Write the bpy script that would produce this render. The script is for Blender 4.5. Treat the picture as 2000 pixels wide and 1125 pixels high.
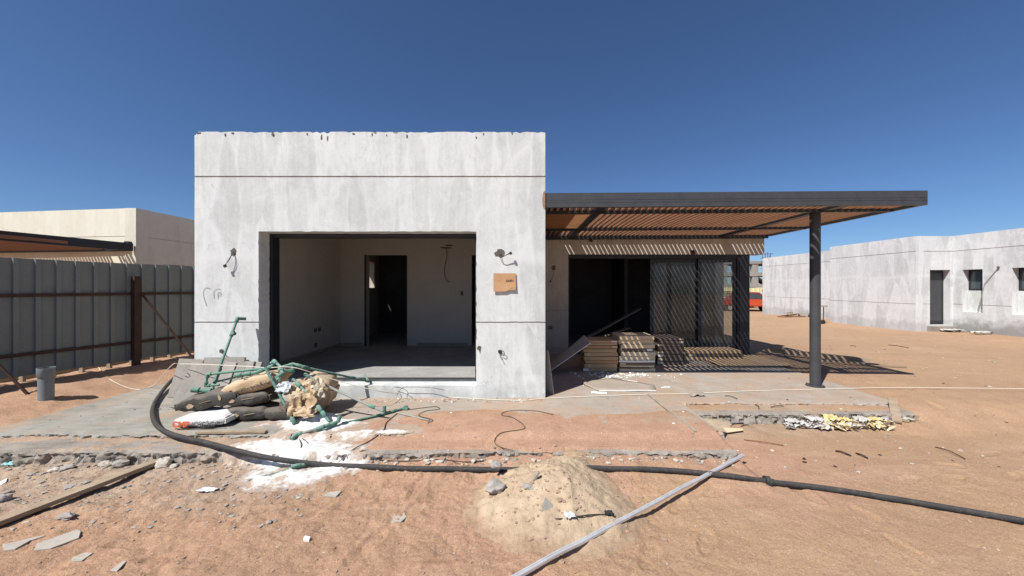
import bpy, bmesh, math, random
import numpy as np
from mathutils import Vector, Matrix, Euler, Quaternion, noise as mn

random.seed(7)
for o in list(bpy.data.objects):
    bpy.data.objects.remove(o)
SC = bpy.context.scene
COL = SC.collection
R = math.radians

# ------------------------------------------------------------------ camera
F, CX, CY, CH = 722.0, 1016.0, 560.0, 1.55        # focal (px of the 2000 px photo), vanishing point, eye height
cam_d = bpy.data.cameras.new('camera')
cam_d.sensor_width = 36.0
cam_d.lens = 36.0 * F / 2000.0
cam_d.shift_x = -(CX - 1000.0) / 2000.0
cam_d.shift_y = -(562.5 - CY) / 2000.0
cam_d.clip_start = 0.05
cam_d.clip_end = 3000
cam = bpy.data.objects.new('camera', cam_d)
cam.location = (0, 0, CH)
cam.rotation_euler = (R(90), 0, 0)
COL.objects.link(cam)
SC.camera = cam

# ------------------------------------------------------------------ light
SUN_T = Vector((0.53, 0.56, -1.0)).normalized()    # direction the sunlight travels
elev = math.asin(-SUN_T.z)
world = bpy.data.worlds.new('World')
SC.world = world
world.use_nodes = True
wn = world.node_tree.nodes
wn.clear()
sky = wn.new('ShaderNodeTexSky')
sky.sky_type = 'NISHITA'
sky.sun_disc = False
sky.sun_elevation = elev
sky.sun_rotation = math.atan2(-SUN_T.x, -SUN_T.y)
sky.altitude = 0
sky.air_density = 0.8
sky.dust_density = 0.35
sky.ozone_density = 10.0
bg = wn.new('ShaderNodeBackground')
bg.inputs['Strength'].default_value = 0.070
wo = wn.new('ShaderNodeOutputWorld')
world.node_tree.links.new(sky.outputs[0], bg.inputs[0])
world.node_tree.links.new(bg.outputs[0], wo.inputs[0])
sun_d = bpy.data.lights.new('sun', 'SUN')
sun_d.energy = 4.6
sun_d.angle = R(0.53)
sun_d.color = (1.0, 0.97, 0.93)
sun = bpy.data.objects.new('sun', sun_d)
sun.rotation_euler = SUN_T.to_track_quat('-Z', 'Y').to_euler()
sun.location = (-10, -10, 20)
COL.objects.link(sun)
SC.view_settings.view_transform = 'Standard'
SC.view_settings.look = 'None'
SC.view_settings.exposure = 0.55
SC.view_settings.gamma = 1.0
SC.view_settings.use_curve_mapping = False
SC.cycles.max_bounces = 8
SC.cycles.diffuse_bounces = 5
SC.cycles.transparent_max_bounces = 12


def P(px, py, d):
    """photo pixel at distance d in front of the camera -> world point"""
    return Vector(((px - CX) * d / F, d, CH - (py - CY) * d / F))


def PG(px, py, z):
    """photo pixel lying on the horizontal plane z -> world point"""
    return P(px, py, (CH - z) * F / (py - CY))


# ------------------------------------------------------------------ materials
def rgb(h):
    return (h[0], h[1], h[2], 1.0)


class NT:
    def __init__(self, name):
        self.m = bpy.data.materials.new(name)
        self.m.use_nodes = True
        self.t = self.m.node_tree
        self.n = self.t.nodes
        self.n.clear()
        self.out = self.n.new('ShaderNodeOutputMaterial')
        self.bsdf = self.n.new('ShaderNodeBsdfPrincipled')
        self.t.links.new(self.bsdf.outputs[0], self.out.inputs[0])
        self.geo = self.n.new('ShaderNodeNewGeometry')
        self.pos = self.geo.outputs['Position']

    def link(self, a, b):
        self.t.links.new(a, b)

    def mapping(self, scale=(1, 1, 1), src=None, rot=(0, 0, 0)):
        mp = self.n.new('ShaderNodeMapping')
        mp.inputs['Scale'].default_value = scale
        mp.inputs['Rotation'].default_value = rot
        self.link(src or self.pos, mp.inputs[0])
        return mp.outputs[0]

    def noise(self, scale, detail=4, rough=0.55, dist=0.0, src=None):
        nn = self.n.new('ShaderNodeTexNoise')
        nn.inputs['Scale'].default_value = scale
        nn.inputs['Detail'].default_value = detail
        nn.inputs['Roughness'].default_value = rough
        nn.inputs['Distortion'].default_value = dist
        self.link(src or self.pos, nn.inputs['Vector'])
        return nn.outputs['Fac']

    def voro(self, scale, src=None, feature='F1', rnd=1.0, out='Color'):
        v = self.n.new('ShaderNodeTexVoronoi')
        v.feature = feature
        v.inputs['Scale'].default_value = scale
        v.inputs['Randomness'].default_value = rnd
        self.link(src or self.pos, v.inputs['Vector'])
        return v.outputs[out]

    def ramp(self, fac, stops):
        r = self.n.new('ShaderNodeValToRGB')
        e = r.color_ramp.elements
        while len(e) < len(stops):
            e.new(0.5)
        for i, (p, c) in enumerate(stops):
            e[i].position = p
            e[i].color = c if len(c) == 4 else rgb(c)
        self.link(fac, r.inputs[0])
        return r.outputs[0]

    def mix(self, fac, a, b, mode='MIX'):
        m = self.n.new('ShaderNodeMix')
        m.data_type = 'RGBA'
        m.blend_type = mode
        for s, v in ((m.inputs[0], fac), (m.inputs[6], a), (m.inputs[7], b)):
            if hasattr(v, 'is_output'):
                self.link(v, s)
            elif isinstance(v, (int, float)):
                s.default_value = v
            else:
                s.default_value = rgb(v)
        return m.outputs[2]

    def math(self, op, a, b=0.0, clamp=False):
        m = self.n.new('ShaderNodeMath')
        m.operation = op
        m.use_clamp = clamp
        for s, v in ((m.inputs[0], a), (m.inputs[1], b)):
            if hasattr(v, 'is_output'):
                self.link(v, s)
            else:
                s.default_value = v
        return m.outputs[0]

    def sepz(self):
        sx_ = self.n.new('ShaderNodeSeparateXYZ')
        self.link(self.pos, sx_.inputs[0])
        return sx_.outputs[2]

    def bump(self, h, strength=0.3, dist=0.01, nrm=None):
        b = self.n.new('ShaderNodeBump')
        b.inputs['Strength'].default_value = strength
        b.inputs['Distance'].default_value = dist
        self.link(h, b.inputs['Height'])
        if nrm:
            self.link(nrm, b.inputs['Normal'])
        return b.outputs[0]

    def done(self, color, rough=0.9, normal=None, metal=0.0, spec=0.3):
        b = self.bsdf
        if hasattr(color, 'is_output'):
            self.link(color, b.inputs['Base Color'])
        else:
            b.inputs['Base Color'].default_value = rgb(color)
        if hasattr(rough, 'is_output'):
            self.link(rough, b.inputs['Roughness'])
        else:
            b.inputs['Roughness'].default_value = rough
        b.inputs['Metallic'].default_value = metal
        b.inputs['Specular IOR Level'].default_value = spec
        if normal:
            self.link(normal, b.inputs['Normal'])
        return self.m


def simple(name, c1, c2, scale=8, rough=0.85, bump=0.15, bscale=60, metal=0.0, spec=0.3, stretch=(1, 1, 1), bdist=0.005):
    t = NT(name)
    v = t.mapping(stretch)
    n1 = t.noise(scale, 5, 0.6, 0.3, v)
    n2 = t.noise(scale * 7, 3, 0.6, 0, v)
    f = t.math('ADD', t.math('MULTIPLY', n1, 0.65), t.math('MULTIPLY', n2, 0.35))
    c = t.ramp(f, [(0.32, c1), (0.68, c2)])
    nb = t.noise(bscale, 4, 0.6, 0, v)
    return t.done(c, rough, t.bump(nb, bump, bdist), metal, spec)


def plaster(name, lo, mid, hi, stain, warm=0.0, seed=0.0, foot_h=0.20, foot_k=0.4):
    """trowelled cement render: vertical drag marks, patches with pale seams, fine speckle"""
    t = NT(name)
    off = t.n.new('ShaderNodeVectorMath')
    off.operation = 'ADD'
    off.inputs[1].default_value = (seed, seed * 0.7, seed * 0.3)
    t.link(t.pos, off.inputs[0])
    p = off.outputs[0]
    # wobble
    wn_ = t.n.new('ShaderNodeTexNoise')
    wn_.inputs['Scale'].default_value = 1.6
    t.link(p, wn_.inputs['Vector'])
    wob = t.n.new('ShaderNodeVectorMath')
    wob.operation = 'MULTIPLY_ADD'
    wob.inputs[1].default_value = (0.10, 0.10, 0.5)
    t.link(wn_.outputs['Color'], wob.inputs[0])
    t.link(p, wob.inputs[2])
    pv = t.mapping((3.4, 3.4, 0.62), wob.outputs[0])
    cell = t.voro(1.0, pv)                                        # patches
    edge = t.voro(1.0, pv, 'DISTANCE_TO_EDGE', 1.0, 'Distance')    # pale seams
    sep = t.n.new('ShaderNodeSeparateColor')
    t.link(cell, sep.inputs[0])
    streak = t.noise(1.0, 5, 0.6, 0.4, t.mapping((9, 9, 0.7), p))
    streak2 = t.noise(1.0, 4, 0.65, 0.2, t.mapping((26, 26, 1.6), p))
    cloud = t.noise(1.3, 6, 0.6, 0.6, p)
    fine = t.noise(38, 5, 0.7, 0.3, p)
    mott = t.noise(11, 6, 0.72, 0.8, t.mapping((1, 1, 0.8), p))
    f = t.math('MULTIPLY', sep.outputs[0], 0.17)
    f = t.math('ADD', f, t.math('MULTIPLY', streak, 0.17))
    f = t.math('ADD', f, t.math('MULTIPLY', streak2, 0.15))
    f = t.math('ADD', f, t.math('MULTIPLY', cloud, 0.22))
    f = t.math('ADD', f, t.math('MULTIPLY', mott, 0.35))
    f = t.math('ADD', f, t.math('MULTIPLY', fine, 0.08))
    col = t.ramp(f, [(0.36, lo), (0.52, mid), (0.70, hi)])
    seam = t.ramp(edge, [(0.0, (1, 1, 1)), (0.10, (0, 0, 0))])
    seamn = t.math('MULTIPLY', seam, t.ramp(cloud, [(0.42, (0, 0, 0)), (0.6, (0.75, 0.75, 0.75))]))
    col = t.mix(seamn, col, hi)
    # whitish efflorescence and dark dribbles with shapes of their own
    blot = t.ramp(t.noise(2.3, 7, 0.68, 1.2, t.mapping((1, 1, 0.6), p)), [(0.56, (0, 0, 0)), (0.66, (1, 1, 1))])
    col = t.mix(t.math('MULTIPLY', blot, 0.6), col, hi)
    lift = t.ramp(t.math('ADD', t.math('ABSOLUTE', t.math('SUBTRACT', t.math('ADD', t.sepz(), t.math('MULTIPLY', t.math('SUBTRACT', t.noise(1.1, 2, 0.5, 0, t.mapping((1, 1, 0.1))), 0.5), 0.5)), 1.96)), t.math('MULTIPLY', mott, 0.08)), [(0.05, (1, 1, 1)), (0.16, (0, 0, 0))])
    col = t.mix(t.math('MULTIPLY', lift, 0.5), col, hi)
    drib = t.ramp(t.noise(1.0, 6, 0.7, 0.5, t.mapping((7, 7, 0.9), p)), [(0.62, (0, 0, 0)), (0.74, (1, 1, 1))])
    col = t.mix(t.math('MULTIPLY', drib, 0.22), col, stain)
    wc = t.n.new('ShaderNodeVectorMath')
    wc.operation = 'MULTIPLY_ADD'
    wc.inputs[1].default_value = (0.55, 0.55, 0.55)
    wcn = t.n.new('ShaderNodeTexNoise')
    wcn.inputs['Scale'].default_value = 3.2
    wcn.inputs['Detail'].default_value = 5
    t.link(p, wcn.inputs['Vector'])
    t.link(wcn.outputs['Color'], wc.inputs[0])
    t.link(p, wc.inputs[2])
    ce = t.voro(1.5, wc.outputs[0], 'DISTANCE_TO_EDGE', 1.0, 'Distance')
    crack = t.math('MULTIPLY', t.ramp(ce, [(0.0, (1, 1, 1)), (0.006, (0, 0, 0))]), t.ramp(cloud, [(0.50, (0, 0, 0)), (0.60, (1, 1, 1))]))
    col = t.mix(t.math('MULTIPLY', crack, 0.55), col, stain)
    speck = t.ramp(t.noise(70, 2, 0.5, 0, p), [(0.70, (0, 0, 0)), (0.76, (1, 1, 1))])
    col = t.mix(t.math('MULTIPLY', speck, 0.4), col, stain)
    # damp, dirt-splashed foot of the wall
    sx = t.n.new('ShaderNodeSeparateXYZ')
    t.link(t.pos, sx.inputs[0])
    hgt = t.math('ADD', sx.outputs[2], t.math('MULTIPLY', t.math('SUBTRACT', t.noise(3, 5, 0.65, 0.5, p), 0.5), 0.9))
    foot = t.ramp(hgt, [(foot_h - 0.18 if foot_h < 0.3 else 0.0, (1, 1, 1)), (foot_h, (0, 0, 0))])
    col = t.mix(t.math('MULTIPLY', foot, foot_k), col, stain)
    h = t.math('ADD', t.math('MULTIPLY', fine, 0.5), t.math('MULTIPLY', streak2, 0.5))
    nb = t.bump(h, 0.35, 0.006)
    return t.done(col, 0.93, nb, 0, 0.2)


M = {}
M['groove'] = simple('groove_brown', (0.30, 0.245, 0.225), (0.46, 0.40, 0.375), 9, 0.95, 0.2)  # groove faces, browner and darker than the render
M['render'] = plaster('cement_render', (0.405, 0.421, 0.407), (0.516, 0.534, 0.514), (0.656, 0.676, 0.655), (0.299, 0.299, 0.286))
M['render_r'] = plaster('cement_render_pale', (0.417, 0.422, 0.418), (0.524, 0.529, 0.523), (0.660, 0.664, 0.653), (0.242, 0.238, 0.226), seed=11, foot_h=0.20, foot_k=0.35)
M['render_d'] = plaster('cement_render_damp', (0.417, 0.422, 0.418), (0.524, 0.529, 0.523), (0.66, 0.664, 0.653), (0.22, 0.215, 0.20), seed=17, foot_h=0.36, foot_k=0.8)
M['render_side'] = plaster('cement_render_shaded', (0.336, 0.305, 0.252), (0.414, 0.374, 0.314), (0.526, 0.482, 0.408), (0.224, 0.203, 0.171), seed=5)  # cement render darkened: shade of the shaded walls put into the colour
M['cream'] = plaster('cream_render', (0.582, 0.541, 0.427), (0.640, 0.612, 0.495), (0.698, 0.673, 0.553), (0.485, 0.439, 0.349), seed=23)
M['inner'] = simple('inner_plaster', (0.448, 0.420, 0.378), (0.515, 0.483, 0.436), 2.0, 0.9, 0.05)
M['inner_dark'] = simple('inner_plaster_shaded', (0.045, 0.045, 0.045), (0.075, 0.075, 0.075), 2.0, 0.9, 0.1)  # inner plaster darkened: gloom of the unlit rooms put into the colour
M['floor_in'] = simple('screed_floor', (0.22, 0.215, 0.20), (0.38, 0.37, 0.35), 2.5, 0.9, 0.3, 40, bdist=0.01)
M['frame'] = simple('anthracite_aluminium', (0.018, 0.021, 0.025), (0.026, 0.029, 0.033), 4, 0.45, 0.02, spec=0.4)
M['steel'] = simple('anthracite_steel', (0.040, 0.043, 0.047), (0.062, 0.065, 0.069), 6, 0.5, 0.08, 200, spec=0.4)
M['track'] = simple('track_aluminium', (0.10, 0.105, 0.11), (0.17, 0.17, 0.175), 10, 0.4, 0.05, metal=0.6)
M['slat'] = simple('pergola_timber', (0.20, 0.095, 0.055), (0.32, 0.165, 0.095), 3, 0.7, 0.15, 90, stretch=(8, 0.6, 8))
M['slat_x'] = simple('pergola_timber_cross', (0.24, 0.115, 0.05), (0.36, 0.185, 0.085), 3, 0.7, 0.15, 90, stretch=(0.6, 8, 8))
M['wood'] = simple('weathered_timber', (0.22, 0.165, 0.11), (0.40, 0.31, 0.22), 4, 0.9, 0.4, 60, stretch=(1, 1, 6))
M['wood_grey'] = simple('grey_timber', (0.22, 0.19, 0.15), (0.40, 0.35, 0.27), 6, 0.9, 0.4, 80)
M['wood_red'] = simple('reddish_timber', (0.16, 0.075, 0.045), (0.30, 0.15, 0.09), 6, 0.9, 0.3, 80)
M['card'] = simple('cardboard', (0.40, 0.23, 0.115), (0.50, 0.30, 0.16), 8, 0.9, 0.15, 50)
M['card2'] = simple('cardboard_pale', (0.52, 0.41, 0.26), (0.62, 0.50, 0.34), 8, 0.9, 0.15, 50)
M['card3'] = simple('cardboard_brown', (0.408, 0.275, 0.152), (0.510, 0.357, 0.209), 8, 0.9, 0.15, 50)
M['card4'] = simple('cardboard_grey', (0.464, 0.390, 0.282), (0.577, 0.500, 0.370), 8, 0.9, 0.15, 50)
M['card5'] = simple('cardboard_dark', (0.11, 0.085, 0.07), (0.16, 0.125, 0.10), 8, 0.9, 0.15, 50)
M['paper_white'] = simple('white_paper', (0.66, 0.64, 0.60), (0.78, 0.76, 0.72), 10, 0.8, 0.1)
M['gypsum'] = simple('gypsum_board_face', (0.36, 0.33, 0.29), (0.44, 0.41, 0.36), 5, 0.9, 0.05)
M['gypsum_back'] = simple('gypsum_back_paper', (0.27, 0.225, 0.18), (0.35, 0.295, 0.24), 5, 0.9, 0.1)
M['gypsum_core'] = simple('gypsum_core', (0.70, 0.68, 0.64), (0.82, 0.80, 0.76), 20, 0.95, 0.3, 120)
M['tile'] = simple('concrete_paver', (0.187, 0.173, 0.153), (0.291, 0.270, 0.237), 4, 0.92, 0.25, 90)
M['tile2'] = simple('concrete_paver_warm', (0.25, 0.225, 0.20), (0.34, 0.315, 0.285), 4, 0.92, 0.25, 90)
M['bag_dark'] = simple('dark_bag_paper', (0.035, 0.033, 0.030), (0.085, 0.08, 0.07), 6, 0.6, 0.35, 22, spec=0.35, bdist=0.012)
M['bag_tan'] = simple('tan_bag_paper', (0.44, 0.30, 0.165), (0.58, 0.43, 0.26), 5, 0.8, 0.4, 18, bdist=0.012)
M['bag_white'] = simple('white_bag_paper', (0.70, 0.70, 0.69), (0.80, 0.80, 0.79), 6, 0.7, 0.3, 22, bdist=0.01)
M['print_red'] = simple('red_print', (0.60, 0.10, 0.04), (0.70, 0.18, 0.08), 9, 0.7, 0.0)
M['print_black'] = simple('black_print', (0.03, 0.03, 0.03), (0.06, 0.055, 0.05), 9, 0.7, 0.0)
M['print_tan'] = simple('tan_print', (0.34, 0.26, 0.15), (0.46, 0.36, 0.22), 9, 0.7, 0.0)
M['pencil'] = simple('pencil', (0.20, 0.20, 0.20), (0.30, 0.30, 0.30), 30, 0.8, 0.0)
M['ppr'] = simple('green_ppr', (0.085, 0.20, 0.155), (0.16, 0.30, 0.24), 10, 0.55, 0.05, spec=0.4)
M['ppr_dull'] = simple('dusty_pipe', (0.22, 0.24, 0.21), (0.34, 0.33, 0.29), 12, 0.8, 0.1)
M['hdpe'] = simple('black_polyethylene', (0.022, 0.022, 0.024), (0.055, 0.053, 0.050), 6, 0.5, 0.1, 40, spec=0.4)
M['wire'] = simple('black_wire', (0.02, 0.018, 0.018), (0.05, 0.045, 0.04), 20, 0.6, 0.0)
M['cord'] = simple('cream_cord', (0.62, 0.57, 0.46), (0.74, 0.69, 0.58), 20, 0.8, 0.1)
M['pvc'] = simple('grey_pvc', (0.13, 0.155, 0.165), (0.20, 0.225, 0.235), 5, 0.55, 0.05)
M['fence'] = simple('grey_sheet_metal', (0.145, 0.165, 0.165), (0.185, 0.205, 0.20), 2, 0.55, 0.05, spec=0.3)
M['rust'] = simple('rusty_dark_steel', (0.035, 0.020, 0.016), (0.075, 0.04, 0.028), 9, 0.8, 0.2)
M['alu'] = simple('foil_aluminium', (0.55, 0.55, 0.55), (0.75, 0.75, 0.75), 12, 0.42, 0.25, 30, metal=0.45, spec=0.5, bdist=0.006)
M['clod'] = simple('sand_clods', (0.26, 0.17, 0.115), (0.40, 0.28, 0.195), 15, 0.95, 0.4, 90)
M['stone'] = simple('grey_stone', (0.23, 0.205, 0.18), (0.37, 0.34, 0.305), 9, 0.9, 0.5, 40, bdist=0.01)
M['stone_pale'] = simple('pale_stone', (0.36, 0.31, 0.25), (0.52, 0.47, 0.40), 9, 0.9, 0.4, 40)
M['mortar'] = simple('hardened_mortar', (0.30, 0.23, 0.16), (0.42, 0.335, 0.24), 5, 0.95, 0.4, 50, bdist=0.01)
M['hole'] = simple('dark_hole_patch', (0.055, 0.05, 0.04), (0.20, 0.18, 0.14), 60, 0.95, 0.6, 120, bdist=0.01)  # dark tone; on the wall discs it stands for a hole's shade
M['litter'] = simple('dusty_white_film', (0.34, 0.32, 0.30), (0.56, 0.54, 0.51), 14, 0.8, 0.2)
M['shard'] = simple('pale_tile', (0.315, 0.285, 0.239), (0.441, 0.400, 0.340), 6, 0.9, 0.2, 80)
M['yellow'] = simple('yellow_foam', (0.50, 0.38, 0.16), (0.66, 0.54, 0.28), 12, 0.8, 0.2)
M['cyan'] = simple('cyan_plastic', (0.16, 0.40, 0.42), (0.26, 0.52, 0.54), 12, 0.5, 0.2)
M['yellow_sheet'] = simple('cream_sheet_metal', (0.62, 0.55, 0.28), (0.70, 0.63, 0.36), 3, 0.6, 0.05)
M['red_paint'] = simple('red_car_paint', (0.24, 0.012, 0.014), (0.32, 0.020, 0.018), 4, 0.35, 0.0, spec=0.5)
M['red_paint_sunlit'] = simple('sunlit_car_paint', (0.45, 0.06, 0.025), (0.52, 0.09, 0.035), 4, 0.45, 0.0)  # pickup's red with sunlight painted in, for bonnet and doors
M['green_paint'] = simple('green_car_paint', (0.10, 0.30, 0.20), (0.14, 0.36, 0.25), 4, 0.35, 0.0, spec=0.5)
M['white_paint'] = simple('white_paint', (0.70, 0.70, 0.70), (0.78, 0.78, 0.78), 4, 0.5, 0.0)
M['rubber'] = simple('rubber', (0.02, 0.02, 0.02), (0.035, 0.035, 0.035), 9, 0.9, 0.1)
M['car_glass'] = simple('car_glass', (0.05, 0.07, 0.08), (0.07, 0.09, 0.10), 3, 0.08, 0.0, spec=0.6)
M['raw_concrete'] = simple('raw_concrete', (0.24, 0.225, 0.20), (0.34, 0.32, 0.285), 0.7, 0.95, 0.1, 5)
M['skin'] = simple('skin', (0.20, 0.11, 0.07), (0.26, 0.15, 0.10), 9, 0.6, 0.0)
M['shirt'] = simple('grey_shirt', (0.34, 0.38, 0.42), (0.42, 0.46, 0.50), 9, 0.9, 0.1)
M['hair'] = simple('dark_hair', (0.012, 0.010, 0.009), (0.02, 0.017, 0.015), 9, 0.7, 0.1)
M['trousers'] = simple('dark_trousers', (0.03, 0.035, 0.05), (0.05, 0.055, 0.07), 9, 0.9, 0.1)
M['rope_bundle'] = simple('clear_plastic_scrap', (0.45, 0.47, 0.48), (0.66, 0.68, 0.68), 15, 0.4, 0.3)


def sand_mat():
    t = NT('sand')
    at = t.n.new('ShaderNodeAttribute')
    at.attribute_name = 'mask'
    sep = t.n.new('ShaderNodeSeparateColor')
    t.link(at.outputs['Color'], sep.inputs[0])
    big = t.noise(0.5, 5, 0.6, 0.5)
    mid = t.noise(4.0, 6, 0.65, 0.4)
    fine = t.noise(45, 5, 0.7, 0.2)
    grit = t.noise(170, 3, 0.7, 0.0)
    base = t.ramp(mid, [(0.30, (0.339, 0.205, 0.132)), (0.52, (0.409, 0.251, 0.158)), (0.72, (0.475, 0.294, 0.187))])
    tan = t.ramp(mid, [(0.30, (0.357, 0.226, 0.137)), (0.6, (0.420, 0.270, 0.162))])
    red = t.ramp(mid, [(0.30, (0.362, 0.209, 0.135)), (0.65, (0.466, 0.288, 0.197))])
    grey = t.ramp(mid, [(0.30, (0.293, 0.230, 0.174)), (0.65, (0.437, 0.358, 0.274))])
    jag = t.math('MULTIPLY', t.math('SUBTRACT', t.noise(7, 6, 0.7, 0.5), 0.5), 1.3)

    def th(ch):
        v = t.math('ADD', ch, t.math('MULTIPLY', jag, t.math('MULTIPLY', ch, t.math('SUBTRACT', 1.9, ch))))
        return t.ramp(v, [(0.15, (0, 0, 0)), (0.75, (1, 1, 1))])
    c = t.mix(t.ramp(t.math('ADD', sep.outputs[2], t.math('MULTIPLY', t.math('SUBTRACT', big, 0.5), 0.9)), [(0.25, (0, 0, 0)), (0.8, (1, 1, 1))]), base, tan)
    c = t.mix(th(sep.outputs[1]), c, red)
    c = t.mix(th(sep.outputs[0]), c, grey)
    # broad damp / dry patches and tyre-scuffed streaks
    wide = t.noise(0.33, 6, 0.62, 0.8)
    trk = t.noise(1.0, 5, 0.65, 0.5, t.mapping((0.35, 2.4, 1), rot=(0, 0, 0.35)))
    c = t.mix(t.math('MULTIPLY', t.ramp(wide, [(0.38, (1, 1, 1)), (0.55, (0, 0, 0))]), 0.30), c, (0.29, 0.185, 0.12))
    c = t.mix(t.math('MULTIPLY', t.ramp(trk, [(0.56, (0, 0, 0)), (0.70, (1, 1, 1))]), 0.35), c, (0.50, 0.365, 0.255))
    # fine grains: darker and paler specks
    c = t.mix(0.55, c, t.ramp(fine, [(0.25, (0.48, 0.48, 0.48)), (0.75, (0.52, 0.52, 0.52))]), 'SOFT_LIGHT')
    c = t.mix(t.math('MULTIPLY', t.ramp(fine, [(0.30, (1, 1, 1)), (0.48, (0, 0, 0))]), 0.38), c, (0.20, 0.115, 0.07))
    c = t.mix(t.math('MULTIPLY', t.ramp(grit, [(0.60, (0, 0, 0)), (0.70, (1, 1, 1))]), 0.40), c, (0.60, 0.44, 0.31))
    c = t.mix(t.math('MULTIPLY', t.ramp(grit, [(0.30, (1, 1, 1)), (0.40, (0, 0, 0))]), 0.45), c, (0.16, 0.09, 0.055))
    g2 = t.noise(85, 4, 0.75, 0.3)
    c = t.mix(t.math('MULTIPLY', t.ramp(g2, [(0.36, (1, 1, 1)), (0.46, (0, 0, 0))]), 0.50), c, (0.19, 0.115, 0.075))
    c = t.mix(t.math('MULTIPLY', t.ramp(g2, [(0.56, (0, 0, 0)), (0.66, (1, 1, 1))]), 0.50), c, (0.62, 0.47, 0.35))
    h = t.math('ADD', t.math('MULTIPLY', fine, 0.7), t.math('MULTIPLY', grit, 0.3))
    nb = t.bump(t.noise(26, 5, 0.7, 0.2), 0.25, 0.010)
    nb = t.bump(h, 0.9, 0.018, nb)
    return t.done(c, 0.97, nb, 0, 0.1)


def slab_mat(name, c1, c2, sandy):
    t = NT(name)
    mid = t.noise(2.2, 6, 0.65, 0.6)
    drag = t.noise(1, 5, 0.6, 0.6, t.mapping((3, 18, 10), rot=(0, 0, 0.25)))
    fine = t.noise(60, 4, 0.7)
    f = t.math('ADD', t.math('MULTIPLY', mid, 0.5), t.math('ADD', t.math('MULTIPLY', drag, 0.3), t.math('MULTIPLY', fine, 0.2)))
    c = t.ramp(f, [(0.36, c1), (0.64, c2)])
    sandc = t.ramp(t.noise(9, 5, 0.65), [(0.3, (0.32, 0.215, 0.145)), (0.7, (0.41, 0.285, 0.20))])
    s = t.ramp(t.noise(1.5, 7, 0.68, 0.5), [(0.56 - sandy * 0.3, (0, 0, 0)), (0.72 - sandy * 0.3, (1, 1, 1))])
    c = t.mix(t.math('MULTIPLY', s, 0.75), c, sandc)
    c = t.mix(t.math('MULTIPLY', t.ramp(fine, [(0.32, (1, 1, 1)), (0.45, (0, 0, 0))]), 0.3), c, (0.16, 0.14, 0.12))
    c = t.mix(t.math('MULTIPLY', t.ramp(t.noise(130, 2), [(0.62, (0, 0, 0)), (0.7, (1, 1, 1))]), 0.4), c, (0.62, 0.58, 0.50))
    nb = t.bump(t.math('ADD', t.math('MULTIPLY', drag, 0.5), t.math('MULTIPLY', fine, 0.5)), 0.5, 0.012)
    return t.done(c, 0.95, nb, 0, 0.15)


M['sand'] = sand_mat()
M['slab'] = slab_mat('terrace_concrete', (0.275, 0.235, 0.193), (0.385, 0.335, 0.28), 0.42)
M['slab_left'] = slab_mat('terrace_concrete_grey', (0.185, 0.170, 0.142), (0.35, 0.335, 0.29), 0.16)
M['slab_edge'] = slab_mat('broken_concrete', (0.15, 0.13, 0.11), (0.35, 0.31, 0.265), 0.15)

def mound_mat():
    t = NT('pale_building_sand')
    mid, fine, grit = t.noise(5, 6, 0.68, 0.4), t.noise(60, 5, 0.7), t.noise(190, 3, 0.7)
    c = t.ramp(mid, [(0.30, (0.36, 0.27, 0.185)), (0.5, (0.45, 0.345, 0.235)), (0.7, (0.52, 0.41, 0.285))])
    at = t.n.new('ShaderNodeAttribute')
    at.attribute_name = 'height'
    rim = t.ramp(t.math('ADD', at.outputs['Fac'], t.math('MULTIPLY', t.math('SUBTRACT', t.noise(9, 6, 0.7), 0.5), 0.10)), [(0.0, (1, 1, 1)), (0.06, (0, 0, 0))])
    c = t.mix(t.math('MULTIPLY', rim, 0.85), c, t.ramp(mid, [(0.3, (0.27, 0.175, 0.11)), (0.7, (0.36, 0.235, 0.152))]))
    c = t.mix(t.math('MULTIPLY', t.ramp(fine, [(0.30, (1, 1, 1)), (0.46, (0, 0, 0))]), 0.45), c, (0.20, 0.145, 0.095))
    c = t.mix(t.math('MULTIPLY', t.ramp(grit, [(0.60, (0, 0, 0)), (0.70, (1, 1, 1))]), 0.45), c, (0.62, 0.53, 0.40))
    nb = t.bump(t.noise(18, 5, 0.7), 0.5, 0.02)
    return t.done(c, 0.97, t.bump(t.math('ADD', t.math('MULTIPLY', fine, 0.7), t.math('MULTIPLY', grit, 0.3)), 0.8, 0.014, nb), 0, 0.1)


M['mound'] = mound_mat()


def dusty(name, c1, c2, dust, amount=0.75):
    t = NT(name)
    n1 = t.noise(7, 5, 0.65, 0.3)
    c = t.ramp(n1, [(0.3, c1), (0.7, c2)])
    sz = t.n.new('ShaderNodeSeparateXYZ')
    t.link(t.geo.outputs['Normal'], sz.inputs[0])
    f = t.math('ADD', sz.outputs[2], t.math('MULTIPLY', t.math('SUBTRACT', t.noise(14, 6, 0.7, 0.4), 0.5), 1.2))
    c = t.mix(t.math('MULTIPLY', t.ramp(f, [(0.25, (0, 0, 0)), (1.05, (1, 1, 1))]), amount), c, dust)
    c = t.mix(t.math('MULTIPLY', t.ramp(t.noise(40, 4, 0.7), [(0.55, (0, 0, 0)), (0.72, (1, 1, 1))]), 0.30), c, dust)
    cr = t.noise(9, 5, 0.6, 1.6, t.mapping((1, 1.6, 2.2)))
    return t.done(c, 0.75, t.bump(cr, 0.55, 0.02), 0, 0.3)


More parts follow.
